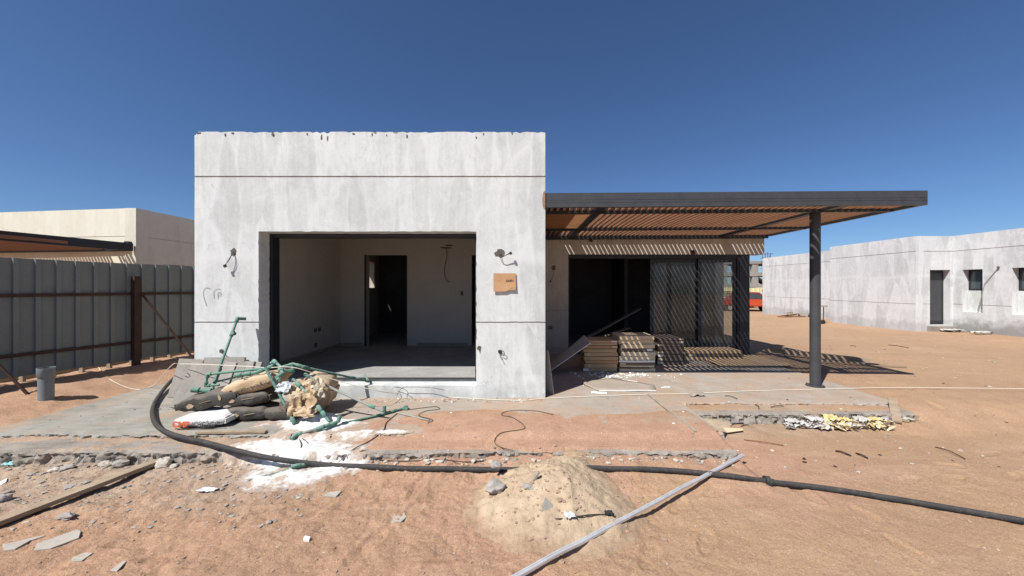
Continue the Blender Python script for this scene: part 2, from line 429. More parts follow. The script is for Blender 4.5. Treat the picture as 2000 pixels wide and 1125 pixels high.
M['bag_dark'] = dusty('dark_bag_paper_dusty', (0.040, 0.037, 0.033), (0.075, 0.07, 0.062), (0.26, 0.21, 0.165), 0.42)
M['bag_tan'] = dusty('tan_bag_paper_dusty', (0.40, 0.275, 0.155), (0.54, 0.40, 0.245), (0.50, 0.42, 0.32), 0.5)
M['bag_white'] = dusty('white_bag_paper_dusty', (0.62, 0.61, 0.59), (0.74, 0.735, 0.72), (0.60, 0.55, 0.48), 0.3)
M['hdpe'] = dusty('black_polyethylene_dusty', (0.022, 0.022, 0.024), (0.045, 0.044, 0.043), (0.26, 0.20, 0.15), 0.08)
M['ppr'] = dusty('green_ppr_dusty', (0.075, 0.19, 0.145), (0.13, 0.26, 0.205), (0.36, 0.36, 0.30), 0.35)


def powder_mat():
    t = NT('white_plaster_powder')
    c = t.ramp(t.noise(7, 6, 0.7, 0.4), [(0.30, (0.50, 0.475, 0.44)), (0.45, (0.64, 0.63, 0.61)), (0.65, (0.73, 0.725, 0.71))])
    at = t.n.new('ShaderNodeAttribute')
    at.attribute_name = 'height'
    thin = t.math('ADD', t.math('MULTIPLY', at.outputs['Fac'], 55.0), t.math('MULTIPLY', t.math('SUBTRACT', t.noise(22, 6, 0.75, 0.3), 0.5), 1.5))
    c = t.mix(t.ramp(thin, [(0.12, (1, 1, 1)), (0.62, (0, 0, 0))]), c, t.ramp(t.noise(12, 5, 0.65), [(0.3, (0.30, 0.22, 0.165)), (0.7, (0.42, 0.34, 0.27))]))
    return t.done(c, 0.95, t.bump(t.noise(30, 5, 0.65, 0.4), 0.5, 0.012), 0, 0.1)


M['powder'] = powder_mat()


def glass_mat():
    t = NT('dusty_glass')
    n = t.n
    tr = n.new('ShaderNodeBsdfTransparent')
    tr.inputs[0].default_value = (0.70, 0.73, 0.72, 1)
    gl = n.new('ShaderNodeBsdfGlossy')
    gl.inputs['Roughness'].default_value = 0.02
    gl.inputs[0].default_value = (0.6, 0.6, 0.6, 1)
    df = n.new('ShaderNodeBsdfDiffuse')
    df.inputs[0].default_value = (0.42, 0.42, 0.40, 1)
    lw = n.new('ShaderNodeFresnel')
    lw.inputs['IOR'].default_value = 1.5
    m1 = n.new('ShaderNodeMixShader')
    t.link(lw.outputs[0], m1.inputs[0])
    t.link(tr.outputs[0], m1.inputs[1])
    t.link(gl.outputs[0], m1.inputs[2])
    dust = t.ramp(t.noise(2.0, 6, 0.65, 0.4), [(0.35, (0.07, 0.07, 0.07)), (0.7, (0.17, 0.17, 0.17))])
    m2 = n.new('ShaderNodeMixShader')
    t.link(dust, m2.inputs[0])
    t.link(m1.outputs[0], m2.inputs[1])
    t.link(df.outputs[0], m2.inputs[2])
    t.link(m2.outputs[0], t.out.inputs[0])
    return t.m


M['glass'] = glass_mat()


# ------------------------------------------------------------------ mesh helpers
class MB:
    def __init__(self):
        self.v, self.f = [], []

    def add(self, vs, fs):
        o = len(self.v)
        self.v += [tuple(p) for p in vs]
        self.f += [tuple(i + o for i in q) for q in fs]
        return self

    def box(self, x0, x1, y0, y1, z0, z1, rot=None, org=None):
        vs = [Vector((x, y, z)) for z in (z0, z1) for y in (y0, y1) for x in (x0, x1)]
        if rot is not None:
            org = Vector(org or (0, 0, 0))
            vs = [rot @ (p - org) + org for p in vs]
        return self.add(vs, [(0, 2, 3, 1), (4, 5, 7, 6), (0, 1, 5, 4), (2, 6, 7, 3), (0, 4, 6, 2), (1, 3, 7, 5)])

    def obox(self, c, ax, ay, az):
        """box by centre and three half-axis vectors"""
        c, ax, ay, az = Vector(c), Vector(ax), Vector(ay), Vector(az)
        vs = [c + ax * sx + ay * sy + az * sz for sz in (-1, 1) for sy in (-1, 1) for sx in (-1, 1)]
        return self.add(vs, [(0, 2, 3, 1), (4, 5, 7, 6), (0, 1, 5, 4), (2, 6, 7, 3), (0, 4, 6, 2), (1, 3, 7, 5)])

    def bar(self, a, b, w, h, up=(0, 0, 1)):
        a, b = Vector(a), Vector(b)
        d = (b - a)
        ln = d.length
        d = d / ln
        s = d.cross(Vector(up))
        if s.length < 1e-4:
            s = d.cross(Vector((1, 0, 0)))
        s.normalize()
        u = s.cross(d).normalized()
        return self.obox((a + b) / 2, d * ln / 2, s * w / 2, u * h / 2)

    def tube(self, pts, r, n=8, cap=True):
        pts = [Vector(p) for p in pts]
        rs = r if isinstance(r, (list, tuple)) else [r] * len(pts)
        rings = []
        prev = None
        for i, p in enumerate(pts):
            d = (pts[min(i + 1, len(pts) - 1)] - pts[max(i - 1, 0)])
            if d.length < 1e-9:
                d = Vector((0, 0, 1))
            d.normalize()
            if prev is None:
                s = d.cross(Vector((0, 0, 1)))
                if s.length < 1e-3:
                    s = d.cross(Vector((1, 0, 0)))
            else:
                s = prev - d * prev.dot(d)
            s.normalize()
            prev = s
            u = d.cross(s)
            rings.append([p + (s * math.cos(2 * math.pi * k / n) + u * math.sin(2 * math.pi * k / n)) * rs[i] for k in range(n)])
        vs = [q for rg in rings for q in rg]
        fs = []
        for i in range(len(pts) - 1):
            for k in range(n):
                a, b = i * n + k, i * n + (k + 1) % n
                fs.append((a, b, b + n, a + n))
        if cap:
            fs.append(tuple(range(n - 1, -1, -1)))
            o = (len(pts) - 1) * n
            fs.append(tuple(o + k for k in range(n)))
        return self.add(vs, fs)

    def prism(self, poly, axis_vec):
        """polygon (list of 3D points) swept along a vector"""
        a = [Vector(p) for p in poly]
        b = [p + Vector(axis_vec) for p in a]
        n = len(a)
        fs = [tuple(range(n)), tuple(range(2 * n - 1, n - 1, -1))]
        for i in range(n):
            j = (i + 1) % n
            fs.append((i, i + n, j + n, j))
        return self.add(a + b, fs)

    def build(self, name, mat, parent=None, smooth=False, auto=None, bevel=0.0):
        me = bpy.data.meshes.new(name)
        me.from_pydata(self.v, [], self.f)
        bm = bmesh.new()
        bm.from_mesh(me)
        bmesh.ops.recalc_face_normals(bm, faces=bm.faces)
        bm.to_mesh(me)
        bm.free()
        return link(name, me, mat, parent, smooth, auto, bevel)


def link(name, me, mat, parent=None, smooth=False, auto=None, bevel=0.0):
    if mat is not None:
        me.materials.append(M[mat] if isinstance(mat, str) else mat)
    if smooth or auto:
        me.polygons.foreach_set('use_smooth', [True] * len(me.polygons))
        if auto:
            me.set_sharp_from_angle(angle=R(auto))
    o = bpy.data.objects.new(name, me)
    COL.objects.link(o)
    if parent is not None:
        o.parent = parent
        o.matrix_parent_inverse = parent.matrix_basis.inverted()
    if bevel:
        b = o.modifiers.new('bevel', 'BEVEL')
        b.width = bevel
        b.segments = 2
        b.limit_method = 'ANGLE'
    return o


def tag(o, label, cat, group=None):
    o['label'] = label
    o['category'] = cat
    if group:
        o['group'] = group
    return o


def struct(o, kind='structure'):
    o['kind'] = kind
    return o


def thing(name, label, cat, loc=(0, 0, 0), group=None):
    o = bpy.data.objects.new(name, None)
    o.empty_display_size = 0.1
    o.location = loc
    COL.objects.link(o)
    return tag(o, label, cat, group)


def smoothpath(pts, n=6):
    """Catmull-Rom through points"""
    pts = [Vector(p) for p in pts]
    out = []
    for i in range(len(pts) - 1):
        p0, p1, p2, p3 = pts[max(i - 1, 0)], pts[i], pts[i + 1], pts[min(i + 2, len(pts) - 1)]
        for k in range(n):
            t = k / n
            out.append(0.5 * ((2 * p1) + (p2 - p0) * t + (2 * p0 - 5 * p1 + 4 * p2 - p3) * t * t + (3 * p1 - p0 - 3 * p2 + p3) * t ** 3))
    out.append(pts[-1])
    return out


# numpy value noise
_rs = np.random.RandomState(3)
_tab = _rs.rand(512, 512)


def vnoise(x, y):
    xi, yi = np.floor(x).astype(int), np.floor(y).astype(int)
    fx, fy = x - xi, y - yi
    fx = fx * fx * fx * (fx * (fx * 6 - 15) + 10)
    fy = fy * fy * fy * (fy * (fy * 6 - 15) + 10)
    a, b = _tab[xi % 512, yi % 512], _tab[(xi + 1) % 512, yi % 512]
    c, d = _tab[xi % 512, (yi + 1) % 512], _tab[(xi + 1) % 512, (yi + 1) % 512]
    return (a * (1 - fx) + b * fx) * (1 - fy) + (c * (1 - fx) + d * fx) * fy - 0.5


def fbm(x, y, s, oct=4, seed=0.0, g=0.5):
    v, amp, c, sn = 0, 1.0, math.cos(0.6), math.sin(0.6)
    x, y = x * s + seed * 17.3 + 300, y * s + seed * 9.1 + 300
    for _ in range(oct):
        v = v + vnoise(x, y) * amp
        x, y = (x * c - y * sn) * 2.03 + 11.7, (x * sn + y * c) * 2.03 + 5.3
        amp *= g
    return v


def sst(a, b, x):
    t = np.clip((x - a) / (b - a), 0, 1)
    return t * t * (3 - 2 * t)


# ------------------------------------------------------------------ ground
TX0, TX1, TX2 = -5.75, 2.15, 5.05        # terrace: left end, notch, right end
EDGE_L, STEP_L = 3.88, 3.56              # upper edge and lower step edge (left part)
EDGE_R, STEP_R = 4.93, 4.62              # the same (right part)


_br = random.Random(12)
BOOTS = []
for (sx_, sy_, hd_) in ((-3.2, 2.0, 0.5), (-1.2, 1.7, 1.3), (0.9, 2.3, 0.9), (2.6, 2.4, 1.9), (3.4, 3.2, 0.3), (-2.4, 2.9, 0.1), (5.2, 4.6, 1.2), (1.6, 1.7, 0.2)):
    for k_ in range(6):
        BOOTS.append((sx_ + math.cos(hd_) * 0.36 * k_ + (-1) ** k_ * 0.09 * -math.sin(hd_) + _br.gauss(0, .04), sy_ + math.sin(hd_) * 0.36 * k_ + (-1) ** k_ * 0.09 * math.cos(hd_) + _br.gauss(0, .04), hd_ + _br.gauss(0, .2)))
BOOTS = [b_ for b_ in BOOTS if 1.2 < b_[1] < 3.4 or b_[0] > 2.9]


def ground_z(x, y, detail=True):
    x, y = np.asarray(x, float), np.asarray(y, float)
    far = np.interp(y, [0, 3.4, 5.2, 8, 15, 26, 34, 60, 300], [-0.18, -0.16, -0.06, -0.07, -0.18, -0.34, -0.42, -0.6, -0.6])
    e1 = fbm(x, y * 0, 2.0, 4, 1) * 0.07
    # right of the terrace
    right = np.where(y < 6, -0.165 + (0.155) * sst(4.25, 5.1, y + e1), far)
    right = np.where(y >= 6, np.interp(y, [6, 8, 15, 26, 34, 60], [-0.01, -0.05, -0.18, -0.34, -0.42, -0.6]), right)
    right = right - 0.05 * sst(5.4, 9, x) * sst(3.5, 5, y)
    pocket = -0.165 + 0.055 * sst(3.0, 3.6, x) * sst(4.2, 4.6, y) + 0.05 * fbm(x, y, 2.2, 3, 14) * sst(4.0, 4.6, y)
    notch = np.where(y < STEP_R - 0.01, pocket, -0.30)
    notch = np.where(y > STEP_R + 0.10 + e1 * 0.5, -0.028, notch)
    notch = np.where(y > EDGE_R + 0.02, -0.015 - 0.02 * sst(5.1, 5.8, y), notch)
    # in front of and over the left terrace
    front = -0.165 + sst(2.9, 3.55, y) * (0.008 + 0.068 * sst(-2.6, -0.5, x) + 0.045 * fbm(x, y, 1.6, 4, 4, 0.6))
    cover = sst(-2.0, -0.7, x + 0.8 * fbm(x, y, 1.5, 3, 9))           # red sand heaped over the steps in the middle
    tread = np.where(y > STEP_L + 0.045 + e1 * 0.35, -0.036 + 0.010 * cover, front)
    top_s = -0.03 + cover * (0.048 * sst(3.75, 3.95, y) - 0.055 * sst(4.35, 5.0, y))
    left = np.where(y > 3.80 + e1 * 0.3, np.maximum(top_s, -0.036 * (y < EDGE_L + 0.05) + -0.06 * (y >= EDGE_L + 0.05)), tread)
    # left of the terrace
    lz = -0.165 + 0.075 * sst(3.3, 4.3, y) + 0.035 * sst(-6.1, -5.7, x) * sst(3.8, 4.4, y) + 0.205 * sst(-5.75, -6.9, x) * sst(3.4, 5.2, y)
    lz = lz + sst(9, 20, y) * (np.interp(y, [9, 40, 80], [-0.09, -0.4, -0.6]) - lz)
    wl = sst(TX0 - 0.06, TX0 + 0.10, x + e1 * 2)
    z = lz * (1 - wl) + left * wl
    wm = sst(TX1 - 0.05, TX1 + 0.05, x + e1)
    z = z * (1 - wm) + notch * wm
    wr = sst(TX2 - 0.25, TX2 + 0.05, x + e1 * 1.5)
    z = z * (1 - wr) + right * wr
    # under the villa
    inside = ((x > -4.5) & (x < 0.3) & (y > 5.25) & (y < 13)) | ((x > 0.3) & (x < 5.2) & (y > 8.5) & (y < 13))
    z = np.where(inside, -0.3, z)
    if detail:
        near = 1.0 / (1.0 + np.maximum(y - 6, 0) * 0.15)
        foot = sst(3.65, 3.4, y) + sst(3.2, 4.2, x) * 0.5 + sst(-5.5, -6.2, x)
        foot = np.clip(foot, 0.30, 1) * (1 - 0.62 * sst(0.4, 1.8, x))
        n = 0.022 * fbm(x, y, 1.1, 3, 2) + 0.020 * fbm(x, y, 4.5, 3, 5) * foot + 0.010 * fbm(x, y, 15, 4, 6, 0.6) * foot
        rid = np.abs(fbm(x + 0.3 * y, y, 3.2, 3, 8))
        n = n - 0.007 * np.clip(0.08 - rid, 0, 1) / 0.08 * foot
        n = n + (0.007 * fbm(x, y, 45, 2, 7) + 0.030 * np.clip(fbm(x, y, 26, 2, 15) - 0.16, 0, 1) * (0.5 + fbm(x, y, 1.7, 2, 16))) * foot
        # scuffs and boot prints in the loose foreground
        for (bx_, by_, ba_) in BOOTS:
            ca_, sa_ = math.cos(ba_), math.sin(ba_)
            ix = np.nonzero((np.abs(x - bx_) < 0.28) & (np.abs(y - by_) < 0.28))
            if not len(ix[0]):
                continue
            xx_, yy_ = x[ix], y[ix]
            lx, ly = (xx_ - bx_) * ca_ + (yy_ - by_) * sa_, -(xx_ - bx_) * sa_ + (yy_ - by_) * ca_
            rr = np.sqrt((lx / 0.145) ** 2 + (ly / 0.055) ** 2) + 0.5 * fbm(xx_, yy_, 9, 2, 61)
            n[ix] += - 0.013 * sst(1.05, 0.75, rr) + 0.006 * np.exp(-((rr - 1.25) / 0.2) ** 2)
        n = n * near
        rough_left = sst(-1.5, -3.0, x) * sst(3.6, 3.3, y) * sst(2.2, 2.9, y)
        n = n + rough_left * (0.022 * fbm(x, y, 8, 4, 12) + 0.004)
        z = z + n
        dune = sst(9, 30, y)
        z = z + dune * 0.25 * fbm(x, y, 0.12, 3, 3)
    return z


def gz(x, y):
    return float(ground_z(np.array([x]), np.array([y]))[0])


def slab_top(x, y):
    if TX0 < x < TX1:
        if y > EDGE_L:
            return 0.0
        if y > STEP_L:
            return -0.04
    elif TX1 <= x < TX2:
        if y > EDGE_R:
            return 0.0
        if y > STEP_R:
            return -0.035
    return -9.0


def top(x, y):
    return max(gz(x, y), slab_top(x, y))


def axis(parts):
    out = []
    for a, b, s in parts:
        n = max(1, int(round((b - a) / s)))
        out += list(np.linspace(a, b, n, endpoint=False))
    out.append(parts[-1][1])
    return np.array(out)


def grid_mesh(name, xs, ys, Z, keep=None):
    X, Y = np.meshgrid(xs, ys)
    co = np.stack([X, Y, Z], -1).reshape(-1, 3).astype(np.float32)
    nx, ny = len(xs), len(ys)
    i = np.arange(nx * ny).reshape(ny, nx)
    q = np.stack([i[:-1, :-1], i[:-1, 1:], i[1:, 1:], i[1:, :-1]], -1).reshape(-1, 4)
    if keep is not None:
        k = keep
        kq = (k[:-1, :-1] | k[:-1, 1:] | k[1:, 1:] | k[1:, :-1]).reshape(-1)
        q = q[kq]
        used = np.unique(q)
        remap = -np.ones(nx * ny, int)
        remap[used] = np.arange(len(used))
        co, q = co[used], remap[q]
    me = bpy.data.meshes.new(name)
    me.vertices.add(len(co))
    me.vertices.foreach_set('co', co.ravel())
    me.loops.add(len(q) * 4)
    me.loops.foreach_set('vertex_index', q.ravel().astype(np.int32))
    me.polygons.add(len(q))
    me.polygons.foreach_set('loop_start', np.arange(0, len(q) * 4, 4, dtype=np.int32))
    me.polygons.foreach_set('loop_total', np.full(len(q), 4, dtype=np.int32))
    me.update(calc_edges=True)
    me.polygons.foreach_set('use_smooth', np.ones(len(q), bool))
    return me, co


xs = axis([(-400, -60, 40), (-60, -20, 5), (-20, -9, 0.5), (-9, -6, 0.05), (-6, -5, 0.02), (-5, 5, 0.015), (5, 6, 0.02), (6, 9, 0.04), (9, 20, 0.35), (20, 60, 4), (60, 400, 40)])
ys = axis([(-60, -10, 10), (-10, 1.2, 0.8), (1.2, 3.7, 0.013), (3.7, 5.2, 0.02), (5.2, 9, 0.05), (9, 30, 0.35), (30, 80, 4), (80, 700, 60)])
GX, GY = np.meshgrid(xs, ys)
GZ = ground_z(GX, GY)
me, co = grid_mesh('ground', xs, ys, GZ)
msk = np.zeros((len(co), 4), np.float32)
gx, gy = co[:, 0], co[:, 1]
n1 = fbm(gx, gy, 0.8, 4, 21)
msk[:, 0] = np.clip(sst(-0.6, -3.0, gx + n1) * sst(2.35, 3.2, gy + 0.5 * n1) * sst(4.4, 3.6, gy) * 0.62
                    + 0.75 * sst(0.5, 2.0, gx) * sst(4.0, 4.3, gy) * sst(4.9, 3.2, gx) * (gy < 5.2) * (0.6 + n1)
                    + 0.5 * sst(4.55, 4.8, gy) * sst(2.2, 1.0, np.abs(gx - 0.5)) * (gy < 5.4), 0, 1)
msk[:, 1] = np.clip(sst(-2.2, -1.2, gx) * sst(3.1, 2.0, gx) * sst(3.2, 3.7, gy) * sst(4.8, 4.0, gy) + 0.35 * sst(3.0, 1.8, gy) * sst(-1, -3, gx)
                    + 0.5 * (n1 > 0.18) * sst(5, 3, gy), 0, 1)
msk[:, 2] = np.clip(0.25 + 0.6 * sst(-0.6, 1.6, gx) - 0.35 * sst(-0.5, -3, gx) + 0.3 * sst(6, 12, gy), 0, 1)
msk[:, 3] = 1
ca = me.color_attributes.new('mask', 'FLOAT_COLOR', 'POINT')
ca.data.foreach_set('color', msk.ravel())
struct(link('ground', me, 'sand'))


def slab(name, x0, x1, y0, y1, zt, zb, mat, seed, droop=0.012, jit=0.03):
    """concrete slab whose front edge is crumbled"""
    n = int((x1 - x0) / 0.016)
    X = np.linspace(x0, x1, n)
    rows = [(-1, 0.0), (-0.6, 0.0), (-0.48, 0.0), (-0.38, 0.0), (-0.3, 0.0), (-0.23, 0.0), (-0.17, 0.0), (-0.11, 0.0), (-0.05, 0.0), (0, 0.0), (0, 0.012), (0, 0.03), (0, 0.07), (0, 0.16), (0, 0.4)]
    m = MB()
    V = []
    e = fbm(X, X * 0, 1.1, 3, seed) * jit + fbm(X, X * 0, 9, 5, seed + 1, 0.75) * jit * 0.5
    for k, (dz, dy) in enumerate(rows):
        yy = y0 + dy + e * (1.0 if dy < 0.1 else 0.3 if dy < 0.2 else 0)
        if dz < 0:
            yy = yy + fbm(X, X * 0 + dz * (zt - zb) * 1.6, 13, 4, seed + 2, 0.7) * 0.045 + dz * 0.03
        zz = zt + dz * (zt - zb)
        if dz == 0 and dy < 0.05:
            zz = zz - droop * (1 - dy / 0.05) * (0.5 + np.abs(fbm(X, X * 0, 10, 3, seed + 4)) * 2.5)
        if dz == 0 and dy >= 0.05:
            zz = zz + fbm(X, X * 0 + dy * 5, 2, 3, seed) * 0.003
        V.append(np.stack([X, yy + 0 * X, zz + 0 * X], -1))
    V.append(np.stack([X, 0 * X + y1, 0 * X + zt], -1))
    V.append(np.stack([X, 0 * X + y1, 0 * X + zb], -1))
    vs = [tuple(p) for r_ in V for p in r_]
    fs = [(i * n + k, i * n + k + 1, (i + 1) * n + k + 1, (i + 1) * n + k) for i in range(len(V) - 1) for k in range(n - 1)]
    nr = len(V)
    fs.append(tuple(i * n for i in range(nr)))
    fs.append(tuple(i * n + n - 1 for i in range(nr - 1, -1, -1)))
    m.add(vs, fs)
    return struct(m.build(name, mat, auto=50))


slab('terrace', TX0, -2.6, EDGE_L, 8.55, 0.0, -0.3, 'slab_left', 31, jit=0.05)
slab('terrace', -2.6, TX1, EDGE_L, 8.55, 0.0, -0.3, 'slab', 33)
slab('terrace', TX1, TX2, EDGE_R, 8.55, 0.0, -0.3, 'slab', 35)
slab('terrace_step', TX0 - 2.5, TX1 - 0.05, STEP_L, 4.2, -0.04, -0.35, 'slab_edge', 37, jit=0.05, droop=0.02)
slab('terrace_step', TX1, TX2 - 0.1, STEP_R, 5.3, -0.035, -0.35, 'slab_edge', 39, jit=0.05, droop=0.02)


# ------------------------------------------------------------------ walls with holes and grooves
def wall(name, p0, p1, z0, z1, thick, mat, parent, holes=(), grooves=(), gd=0.010, step=None, jag=0.0, seed=0, corner=0.0):
    """upright wall from p0 to p1 (its outer face is on the right-hand side of p0->p1 seen from above... outer = -left)"""
    p0, p1 = Vector((p0[0], p0[1], 0)), Vector((p1[0], p1[1], 0))
    L = (p1 - p0).length
    u = (p1 - p0) / L
    nrm = Vector((u.y, -u.x, 0))          # outward
    us, zs = {0.0, L}, {z0, z1}
    for (a, b, c, d) in holes:
        us |= {a, b}
        zs |= {c, d}
    for g in grooves:
        zs |= {g[0], g[1]}
    us, zs = sorted(us), sorted(zs)
    if step:
        def sub(v):
            o = []
            for a, b in zip(v, v[1:]):
                k = max(1, int((b - a) / step))
                o += [a + (b - a) * i / k for i in range(k)]
            return o + [v[-1]]
        us, zs = sub(us), sub(zs)
    us = [a for i, a in enumerate(us) if i == 0 or a - us[i - 1] > 1e-6]
    zs = [a for i, a in enumerate(zs) if i == 0 or a - zs[i - 1] > 1e-6]
    nu, nz = len(us) - 1, len(zs) - 1

    def dep(i, j):
        if i < 0 or j < 0 or i >= nu or j >= nz:
            return None
        cu, cz = (us[i] + us[i + 1]) / 2, (zs[j] + zs[j + 1]) / 2
        for (a, b, c, d) in holes:
            if a < cu < b and c < cz < d:
                return None
        for g in grooves:
            if g[0] < cz < g[1] and (len(g) < 4 or g[2] < cu < g[3]):
                return gd
        return 0.0
    vid, V, Fs, gidx = {}, [], [], []

    def vert(a, z, dpt):
        k = (round(a, 5), round(z, 5), round(dpt, 5))
        if k not in vid:
            ja = jz = jd = 0.0
            if jag:
                q = Vector((a * 9 + seed, z * 9, dpt * 3))
                if abs(z - z1) < 1e-5:
                    jz = -abs(mn.noise(q * 1.2)) * jag * 1.1 - max(0, mn.noise(q * 2.3) - 0.25) * jag * 2.5
                    if corner and a < corner:
                        jz -= (corner - a) ** 2 / corner * 1.0
                for (h0, h1, c, d) in holes:
                    if c - 1e-5 <= z <= d + 1e-5:
                        if abs(a - h0) < 1e-5:
                            ja = -max(0, mn.noise(q * 2.9) - 0.1) * jag * 0.9
                        if abs(a - h1) < 1e-5:
                            ja = max(0, mn.noise(q * 1.7)) * jag * 0.5
                    if abs(z - d) < 1e-5 and h0 <= a <= h1:
                        jz = mn.noise(q) * jag * 0.3
                if dpt < 0.02:
                    jd = mn.noise(Vector((a * 1.3, z * 1.3, seed))) * 0.004 + mn.noise(q * 0.8) * 0.0012
                for g in grooves:
                    if abs(z - g[0]) < 1e-5 or abs(z - g[1]) < 1e-5:
                        jz += mn.noise(q * 1.5) * 0.0025
            p = p0 + u * (a + ja) - nrm * (dpt + jd) + Vector((0, 0, z + jz))
            vid[k] = len(V)
            V.append(tuple(p))
        return vid[k]
    for i in range(nu):
        for j in range(nz):
            dp = dep(i, j)
            if dp is None:
                continue
            a, b, c, d = us[i], us[i + 1], zs[j], zs[j + 1]
            if dp > 0:
                gidx.append(len(Fs))
            Fs.append((vert(a, c, dp), vert(b, c, dp), vert(b, d, dp), vert(a, d, dp)))
            Fs.append((vert(a, d, thick), vert(b, d, thick), vert(b, c, thick), vert(a, c, thick)))
            for (di, dj, e0, e1) in ((-1, 0, (a, d), (a, c)), (1, 0, (b, c), (b, d)), (0, -1, (a, c), (b, c)), (0, 1, (b, d), (a, d))):
                nb = dep(i + di, j + dj)
                if nb is None:
                    Fs.append((vert(*e0, dp), vert(*e0, thick), vert(*e1, thick), vert(*e1, dp)))
                elif nb > dp:
                    Fs.append((vert(*e0, dp), vert(*e0, nb), vert(*e1, nb), vert(*e1, dp)))
    m = MB()
    m.add(V, Fs)
    o_ = m.build(name, mat, parent)
    if gidx:
        o_.data.materials.append(M['groove'])
        for i_ in gidx:
            o_.data.polygons[i_].material_index = 1
    return o_


# ------------------------------------------------------------------ the villa
FD = 5.16
XL, XR, HT = -4.545, 0.35, 3.715
villa = thing('concrete_villa', 'unfinished single-storey villa in bare grey cement render, wide open front', 'house', (-2, 5.16, 0))
oL, oR, oT, oB = -3.652 - XL, -0.615 - XL, 2.322, 0.17
wall('front_wall', (XL, FD), (XR, FD), -0.1, HT, 0.36, 'render', villa,
     holes=[(oL, oR, oB, oT)], grooves=[(3.078, 3.098), (1.044, 1.062, 0, oL), (1.044, 1.062, oR, 9)], step=0.05, jag=0.03, seed=1.3, corner=0.06)
# left, right and inner walls of the front room
LW = (10.15, 10.62)
wall('side_wall', (XL, 14), (XL, FD + 0.36), -0.1, HT, 0.355, 'render_side', villa, holes=[(14 - LW[1], 14 - LW[0], 1.52, 2.25)], grooves=[(3.078, 3.098)])
wall('side_wall', (XR, FD + 0.36), (XR, 8.45), -0.1, HT, 0.30, 'render_side', villa, grooves=[(3.078, 3.098)])
BW = 8.60
bx0, bx1 = XL + 0.36, XR - 0.305
wall('inner_wall', (bx0, BW), (bx1, BW), 0.0, 2.95, 0.15, 'inner', villa,
     holes=[(-3.573 - bx0, -2.63 - bx0, 0.1, 2.29), (-1.13 - bx0, -0.25 - bx0, 0.1, 2.29)])
MB().box(bx0 - 0.004, bx0, 5.53, BW, 0.1, 2.95).build('inner_wall', 'inner', villa)
MB().box(bx1, bx1 + 0.004, 5.53, BW, 0.1, 2.95).build('inner_wall', 'inner', villa)
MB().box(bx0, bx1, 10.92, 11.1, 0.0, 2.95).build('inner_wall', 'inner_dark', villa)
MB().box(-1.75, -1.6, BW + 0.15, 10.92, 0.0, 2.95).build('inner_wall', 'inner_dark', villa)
MB().box(bx0 - 0.003, bx1, 5.521, 11.0, 2.86, 3.1).build('ceiling', 'inner', villa)
MB().box(bx0, bx1, 5.40, 11.0, 0.02, 0.178).build('room_floor', 'floor_in', villa)
MB().box(-3.66, -0.60, 5.21, 5.40, 0.02, 0.165).build('door_sill', 'slab', villa)
MB().box(XL + 0.36, XR - 0.31, 5.53, 13.9, 3.1, 3.3).build('roof_slab', 'raw_concrete', villa)
# skirting strip left in place along the back wall, door lining
MB().box(-2.40, -1.22, BW - 0.02, BW - 0.002, 0.20, 0.245).build('skirting_board', 'wood_grey', villa)
MB().box(bx0 + 0.01, -3.66, BW - 0.02, BW - 0.002, 0.20, 0.245).build('skirting_board', 'wood_grey', villa)
MB().box(bx0 + 0.002, bx0 + 0.02, 6.0, BW - 0.03, 0.19, 0.245).build('skirting_board', 'wood_grey', villa)
MB().box(-3.62, -3.575, BW - 0.012, BW + 0.17, 0.18, 2.292).build('door_lining', 'frame', villa)
# aluminium sliding-door frame in the wide opening
df = MB()
for k in range(3):
    y0 = 5.385 + k * 0.045
    df.box(-3.656, -3.61 + 0.012 * k, y0, y0 + 0.036, 0.17, 2.32)
df.box(-3.65, -3.625, 5.39, 5.515, 0.17, 2.32)
df.build('door_frame', 'frame', villa)
df = MB()
for k in range(3):
    y0 = 5.385 + k * 0.045
    df.box(-3.60, -0.66, y0, y0 + 0.034, 2.268, 2.318)
df.box(-3.60, -0.66, 5.39, 5.515, 2.29, 2.317)
df.build('door_head', 'frame', villa)
MB().box(-0.655, -0.617, 5.385, 5.515, 0.17, 2.32).build('door_frame', 'frame', villa)
for k in range(3):
    y0 = 5.385 + k * 0.045
    t_ = MB()
    t_.box(-3.61, -0.66, y0, y0 + 0.012, 0.168, 0.198)
    t_.box(-3.61, -0.66, y0 + 0.024, y0 + 0.036, 0.168, 0.198)
    t_.box(-3.61, -0.66, y0 + 0.012, y0 + 0.024, 0.168, 0.176)
    t_.build('door_track', 'track', villa)
# switch plates and sockets left open on the room walls
p = P(902, 573, BW - 0.008)
MB().box(p.x - 0.03, p.x + 0.03, BW - 0.012, BW - 0.001, p.z - 0.05, p.z + 0.05).build('switch_box', 'hole', villa)
for yy, zz in ((7.55, 0.66), (7.70, 0.66), (7.56, 0.36)):
    MB().box(bx0, bx0 + 0.01, yy - 0.045, yy + 0.045, zz - 0.04, zz + 0.04).build('socket_box', 'hole', villa)

